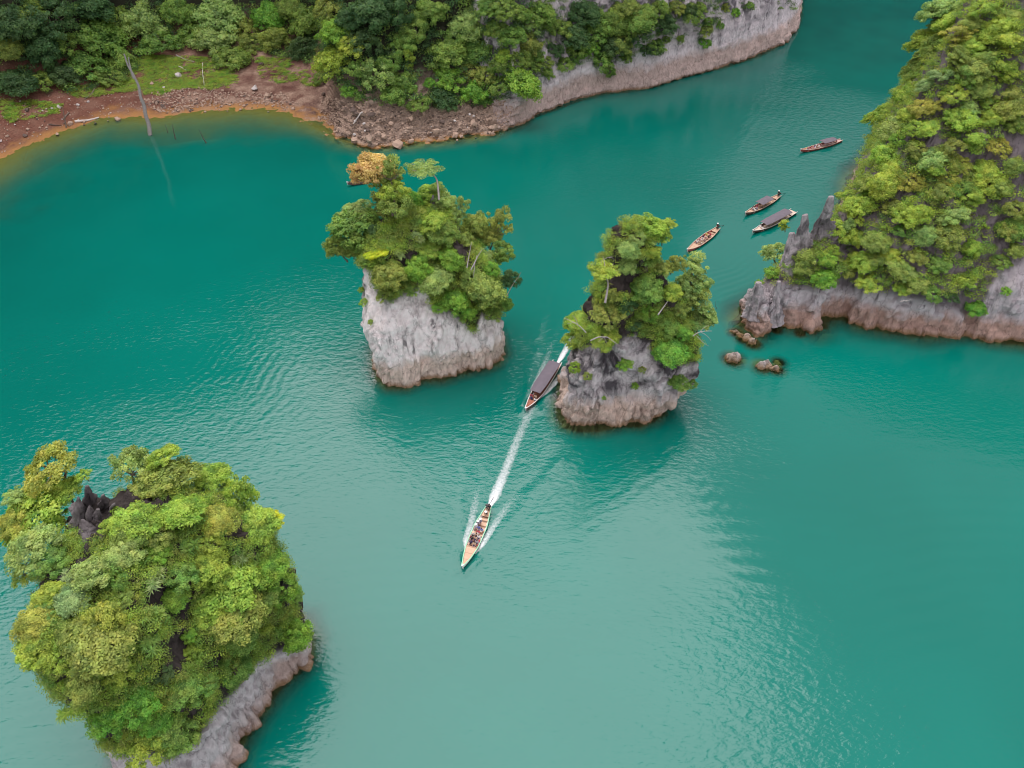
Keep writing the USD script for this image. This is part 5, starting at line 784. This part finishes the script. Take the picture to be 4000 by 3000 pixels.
        obj('tiller', tube([(ex + .3, 0, 1.1), (ex + 1.3, .08, 1.25)], .03, 5), 'metal_dark', pe)
    return dict(org=org, ang=ang, L=L, key=key, B=B)
BT = {'A': boat('A', 'open longtail boat with green rails full of passengers, nearest in the picture', (462.4, 567.7), (488.5, 507.5), 2.0, 'wood_tan', 'trim_green', 'trim_white', deck_from=.66, benches=6),
      'B': boat('B', 'longtail boat under a long dark roof passing between the two rock islands', (525.5, 410), (557.5, 362), 2.3, 'wood_red', 'trim_white', 'hull_dark', square=True, roof=(.10, .72), deck_from=.80, engine=False, rf_h=1.6),
      'C': boat('C', 'open orange-brown longtail boat crowded with people behind the cone-shaped island', (687, 251), (718.4, 228), 2.2, 'wood_tan', 'trim_tan', 'hull_red', deck_from=.70, benches=6),
      'D': boat('D', 'longtail boat with a short dark roof amidships, upper of the pair', (745, 214), (779.5, 195.5), 2.2, 'wood_tan', 'trim_tan', 'hull_dark', roof=(.30, .62), deck_from=.80, benches=6),
      'E': boat('E', 'longtail boat with full-length dark roof and square pale stern near the headland', (752.5, 232), (794, 211), 2.4, 'wood_pale', 'trim_white', 'hull_dark', square=True, roof=(.16, .76), deck_from=.80, engine=False),
      'F': boat('F', 'farthest longtail boat with a short roof aft, loaded with people and baggage', (800.4, 150.8), (841.4, 140), 2.2, 'wood_pink', 'trim_tan', 'hull_red', roof=(.18, .50), deck_from=.84, benches=6, engine=False),
      'G': boat('G', 'dark longtail boat half hidden behind the rust-orange tree', (347.3, 184), (399.3, 172.6), 2.2, 'wood_dark', 'wood_dark', 'hull_dark', deck_from=.72, benches=6)}
# people: one continuous body each, with clothes and hair over it
import manifold3d as m3
def hull_chain(bones, joints, grow=0.0, seg=12):
    out = []
    for a, b in bones:
        (pa, ra), (pb, rb) = joints[a], joints[b]
        out.append(m3.Manifold.batch_hull([m3.Manifold.sphere(ra + grow, seg).translate(list(pa)), m3.Manifold.sphere(rb + grow, seg).translate(list(pb))]))
    return m3.Manifold.batch_boolean(out, m3.OpType.Add)
def person_meshes(pose):
    J = {}
    if pose == 'stand': hip, kn, ft, z0 = .92, (.03, .50), (.0, .05), 0
    hz = .92 if pose == 'stand' else .42; lean = {'sit': .04, 'lean': .20, 'stand': .03}[pose]
    J['pel'] = ((0, 0, hz), .13); J['wst'] = ((lean * .4, 0, hz + .18), .12); J['chs'] = ((lean, 0, hz + .38), .135); J['nck'] = ((lean * 1.2, 0, hz + .54), .055); J['hd0'] = ((lean * 1.3 + .01, 0, hz + .64), .085); J['hd'] = ((lean * 1.3 + .02, 0, hz + .70), .098); J['nose'] = ((lean * 1.3 + .12, 0, hz + .665), .016)
    for s, n in ((1, 'l'), (-1, 'r')):
        J['sh' + n] = ((lean, .18 * s, hz + .46), .065); J['el' + n] = ((lean + .08, .25 * s, hz + .20), .045)
        J['wr' + n] = ((lean + (.30 if pose != 'stand' else .22), .17 * s, hz + (.12 if pose != 'stand' else .18)), .032); J['pm' + n] = ((J['wr' + n][0][0] + .07, .15 * s, J['wr' + n][0][2] - .01), .034)
        for i_ in range(4): J[f'f{i_}{n}'] = ((J['pm' + n][0][0] + (.085, .095, .09, .07)[i_], .15 * s + (.027 - .018 * i_) * s, J['pm' + n][0][2] - .025), .009)
        J['th' + n] = ((J['pm' + n][0][0] + .035, .15 * s - .05 * s, J['pm' + n][0][2]), .011)
        J['hp' + n] = ((0, .09 * s, hz - .02), .095)
        if pose == 'stand': J['kn' + n] = ((.03, .10 * s, .50), .062); J['an' + n] = ((0, .11 * s, .08), .045); J['to' + n] = ((.15, .12 * s, .04), .04)
        else: J['kn' + n] = ((.42, .13 * s, hz + .04), .065); J['an' + n] = ((.40, .13 * s, .07), .045); J['to' + n] = ((.55, .14 * s, .04), .04)
    arms = [(a + n, b + n) for n in 'lr' for a, b in (('sh', 'el'), ('el', 'wr'), ('wr', 'pm'), ('pm', 'f0'), ('pm', 'f1'), ('pm', 'f2'), ('pm', 'f3'), ('pm', 'th'))]; legs = [(a + n, b + n) for n in 'lr' for a, b in (('hp', 'kn'), ('kn', 'an'), ('an', 'to'))]
    body = hull_chain([('pel', 'wst'), ('wst', 'chs'), ('chs', 'nck'), ('nck', 'hd0'), ('hd0', 'hd'), ('hd', 'nose'), ('chs', 'shl'), ('chs', 'shr'), ('pel', 'hpl'), ('pel', 'hpr')] + arms + legs, J)
    shirt = hull_chain([('pel', 'wst'), ('wst', 'chs'), ('chs', 'shl'), ('chs', 'shr'), ('shl', 'ell'), ('shr', 'elr')], J, .014)
    pants = hull_chain([('pel', 'hpl'), ('pel', 'hpr'), ('hpl', 'knl'), ('hpr', 'knr')] + ([('knl', 'anl'), ('knr', 'anr')] if pose == 'stand' else []), J, .017)
    c, r = J['hd']; hair = m3.Manifold.sphere(r + .016, 16).translate([c[0] - .022, 0, c[2] + .018]); hat = m3.Manifold.cylinder(.03, .22, .20, 20).translate([c[0], 0, c[2] + .05]) + m3.Manifold.sphere(r + .02, 16).translate([c[0] - .005, 0, c[2] + .03])
    return body, shirt, pants, hair, hat
PM = {k: person_meshes(k) for k in ('sit', 'lean', 'stand')}; pmade = {}
def person(bt, fx, y, shirt, pants, label, pose='sit', hat=None, turn=0.0, z=.04):
    key = (pose, shirt, pants, hat); b = BT[bt]
    if key not in pmade:
        path = f'{LIB}/person_{pose}_{shirt}_{pants}_{hat or "hair"}'; UsdGeom.Xform.Define(stage, path); M = PM[pose]
        usdkit.mesh(stage, path + '/body', M[0], '/World/Looks/skin', smooth=50); usdkit.mesh(stage, path + '/shirt', M[1], '/World/Looks/' + shirt, smooth=50); usdkit.mesh(stage, path + '/trousers', M[2], '/World/Looks/' + pants, smooth=50)
        usdkit.mesh(stage, path + ('/hat' if hat else '/hair'), M[4] if hat else M[3], '/World/Looks/' + (hat or 'hair_dark'), smooth=50); pmade[key] = path
    R = rotz(b['ang']); p = b['org'] + R @ np.array([(fx - .5) * b['L'], y, z]); thing('person', label, 'person', mat4(p, rotz(b['ang'] + turn)), None, pmade[key])
cw_ = {'cloth_white': 'white', 'cloth_red': 'red', 'cloth_black': 'black', 'cloth_blue': 'blue', 'cloth_navy': 'navy', 'cloth_tan': 'tan', 'cloth_grey': 'grey', 'cloth_pink': 'pink', 'cloth_yellow': 'yellow', 'cloth_orange': 'orange'}
NAMEB = {'A': 'the nearest open boat', 'B': 'the roofed boat between the islands', 'C': 'the open orange-brown boat', 'D': 'the boat with a short roof amidships', 'E': 'the full-roofed boat near the headland', 'F': 'the farthest boat', 'G': 'the dark boat behind the rust tree'}
def seat_row(bt, rows):
    tot = len(rows)
    for i, (fx, y, sh_, pn, *o) in enumerate(rows):
        side = 'left rail' if y > .15 else 'right rail' if y < -.15 else 'centre line'; where = f"{['first', 'second', 'third', 'fourth', 'fifth', 'sixth', 'seventh', 'eighth', 'ninth', 'tenth', 'eleventh', 'twelfth', 'thirteenth', 'fourteenth', 'fifteenth', 'sixteenth'][i]} from the bow"
        person(bt, fx, y, sh_, pn, f"person in {cw_[sh_]}, {where} in {NAMEB[bt]}", *o)
W_, R2, K_, U_, N_, T2, G_, P2, Y_, O_ = ['cloth_' + c for c in ('white', 'red', 'black', 'blue', 'navy', 'tan', 'grey', 'pink', 'yellow', 'orange')]
seat_row('A', [(.62, .25, T2, N_), (.60, -.35, N_, K_), (.585, .55, G_, K_), (.545, -.45, K_, N_), (.53, .05, T2, N_), (.50, .5, W_, N_), (.475, -.5, W_, K_, 'sit', T2), (.465, .05, T2, N_, 'lean'), (.415, .1, R2, W_, 'lean'), (.37, .45, U_, W_, 'lean'), (.36, -.1, U_, G_), (.345, -.6, W_, G_, 'sit', W_), (.29, -.5, G_, N_, 'sit', W_), (.25, -.3, G_, N_, 'sit', W_), (.10, .08, K_, T2, 'lean', W_)])
person('A', .045, .35, K_, K_, 'person in black standing at the engine of the nearest open boat', 'stand', None, .3, .38)
seat_row('B', [(.775, .55, W_, N_, 'lean'), (.765, -.25, N_, N_, 'lean', None, -1.2), (.735, -.60, R2, P2), (.73, .2, T2, K_)])
seat_row('C', [(.64, -.4, W_, N_), (.635, .3, T2, T2), (.60, .0, G_, N_, 'lean'), (.585, .6, T2, W_), (.55, -.5, P2, W_), (.54, .15, W_, T2, 'lean'), (.50, .55, T2, N_), (.495, -.2, W_, W_), (.45, .3, P2, T2, 'sit', T2), (.44, -.55, N_, W_), (.40, .0, T2, N_, 'lean'), (.39, .55, K_, T2), (.34, -.4, Y_, K_), (.30, .3, R2, K_)])
person('C', .05, .0, K_, K_, 'person in black standing at the stern engine of the open orange-brown boat', 'stand', W_, .0, .4)
seat_row('D', [(.76, .5, W_, N_), (.73, -.1, W_, N_, 'lean'), (.72, -.5, N_, G_), (.69, .3, G_, K_), (.66, .0, R2, K_), (.60, -.5, R2, N_)])
person('D', .05, .0, K_, K_, 'person in black standing at the stern engine of the boat with a short roof', 'stand', W_, .0, .4)
seat_row('E', [(.80, .5, W_, K_), (.79, .1, W_, N_, 'lean'), (.775, -.5, W_, W_)])
seat_row('F', [(.70, .4, P2, T2), (.66, -.3, T2, P2), (.62, .3, T2, N_), (.58, -.4, W_, P2), (.56, .2, W_, W_), (.54, -.1, P2, W_), (.80, .1, P2, K_), (.14, .2, P2, T2), (.10, -.2, T2, P2, 'lean')])
seat_row('G', [(.62, .3, W_, K_), (.50, -.3, U_, K_), (.30, .2, T2, K_), (.05, .0, P2, R2)])
def bag(bt, fx, y, r, mat, label, z=.5, kind='bag'):
    b = BT[bt]; p = b['org'] + rotz(b['ang']) @ np.array([(fx - .5) * b['L'], y, z]); x = thing(kind, label, kind.replace('_', ' '), mat4(p, rotz(b['ang'] + r * 9)))
    v, f = stone(int(fx * 100) + int(y * 10) + 30, 2); obj('sack', (v * [r * 1.2, r, r * .9], f), mat, x, smooth=True); obj('neck', tube([(0, 0, r * .55), (r * .1, 0, r * .85)], [r * .3, r * .18], 8), mat, x, smooth=True)
bag('F', .90, .0, .36, O_, 'orange bundle on the bow of the farthest boat', .75); bag('F', .845, .15, .30, U_, 'blue bundle behind the orange one on the farthest boat', .65); bag('F', .83, -.35, .32, Y_, 'yellow bundle at the right rail of the farthest boat', .65); bag('F', .64, .0, .40, W_, 'white sack amidships on the farthest boat', .35); bag('F', .60, -.6, .3, U_, 'small blue sack at the right rail of the farthest boat', .4)
bag('G', .66, -.1, .4, W_, 'white sack behind the bow deck of the dark boat', .4); bag('G', .46, .3, .38, U_, 'blue bundle amidships in the dark boat', .4)
for fx, y, lab in ((.545, .78, 'red life jacket on the left rail of the nearest open boat, rearmost'), (.575, .76, 'red life jacket on the left rail of the nearest open boat, middle one'), (.61, .72, 'red life jacket on the left rail of the nearest open boat, foremost'), (.515, -.82, 'red life jacket on the right rail of the nearest open boat')): bag('A', fx, -y if False else y, .17, 'cloth_red', lab, .5, 'life_jacket')

# ------------------------------------------------------------------ foam
def foam(label, path, widths, strength, seed=0):
    p = np.asarray(path, float)[:, :2]; s = np.r_[0, np.cumsum(np.linalg.norm(np.diff(p, axis=0), axis=1))]; q = np.arange(0, s[-1], .35); c = np.c_[np.interp(q, s, p[:, 0]), np.interp(q, s, p[:, 1])]; w = np.interp(q, s, np.broadcast_to(widths, len(p))); st = np.interp(q, s, np.broadcast_to(strength, len(p)))
    d = np.gradient(c, axis=0); d /= np.linalg.norm(d, axis=1, keepdims=True); nn_ = np.c_[-d[:, 1], d[:, 0]]; t = np.linspace(-1, 1, 9)
    xy = c[:, None] + nn_[:, None] * (t * 1.0)[None, :, None] * w[:, None, None]; v = xy.reshape(-1, 2); z_ = wave_h(v[:, 0].copy(), v[:, 1].copy()) + .07
    fo = (st[:, None] * (1 - np.abs(t)[None] ** 2.2) * 1.0).ravel(); g = grid_faces(len(c), 9); vv = np.c_[v, z_]
    if vnormals(vv, g)[:, 2].mean() < 0: g = g[:, ::-1]
    data(obj('wake', (vv, g), 'foam', smooth=True, prim_attrs={'foam': fo}), label=label, category='wake')
def loc(bt, x_, y_): b = BT[bt]; return b['org'] + rotz(b['ang']) @ np.array([x_, y_, 0])
LA, LB = BT['A']['L'] / 2, BT['B']['L'] / 2
foam('white foaming trail behind the nearest open boat, reaching to the roofed boat', [loc('A', -LA - .6, 0), loc('A', -LA - 3, .1), loc('A', -LA - 8, .1), loc('A', -LA - 16, -.1), loc('A', -LA - 26, 0)], [.4, 1.2, 1.2, 1.3, 1.5], [1.1, .74, .55, .46, .38])
foam('white foaming trail behind the roofed boat, running towards the cone-shaped island', [loc('B', -LB - .2, 0), loc('B', -LB - 2, 0), loc('B', -LB - 6, -.2), loc('B', -LB - 14, -.5)], [.35, .7, .9, 1.2], [1.1, .9, .62, .3])
for bt, L2, nm in (('A', LA, 'the nearest open boat'), ('B', LB, 'the roofed boat')):
    for s, w in ((1, 'left'), (-1, 'right')):
        foam(f'thin white bow wave along the {w} side of {nm}'.replace('left', 'LEFT').replace('right', 'left').replace('LEFT', 'right') if False else f'thin white bow wave along the {w} side of {nm}', [loc(bt, L2 * .45, s * .75), loc(bt, L2 * .15, s * 1.25), loc(bt, -L2 * .4, s * 1.75), loc(bt, -L2 * 1.0, s * 2.4), loc(bt, -L2 * 1.9, s * 3.6)], [.25, .8, .9, 1.1, 1.3], [.6, .66, .5, .38, .22])
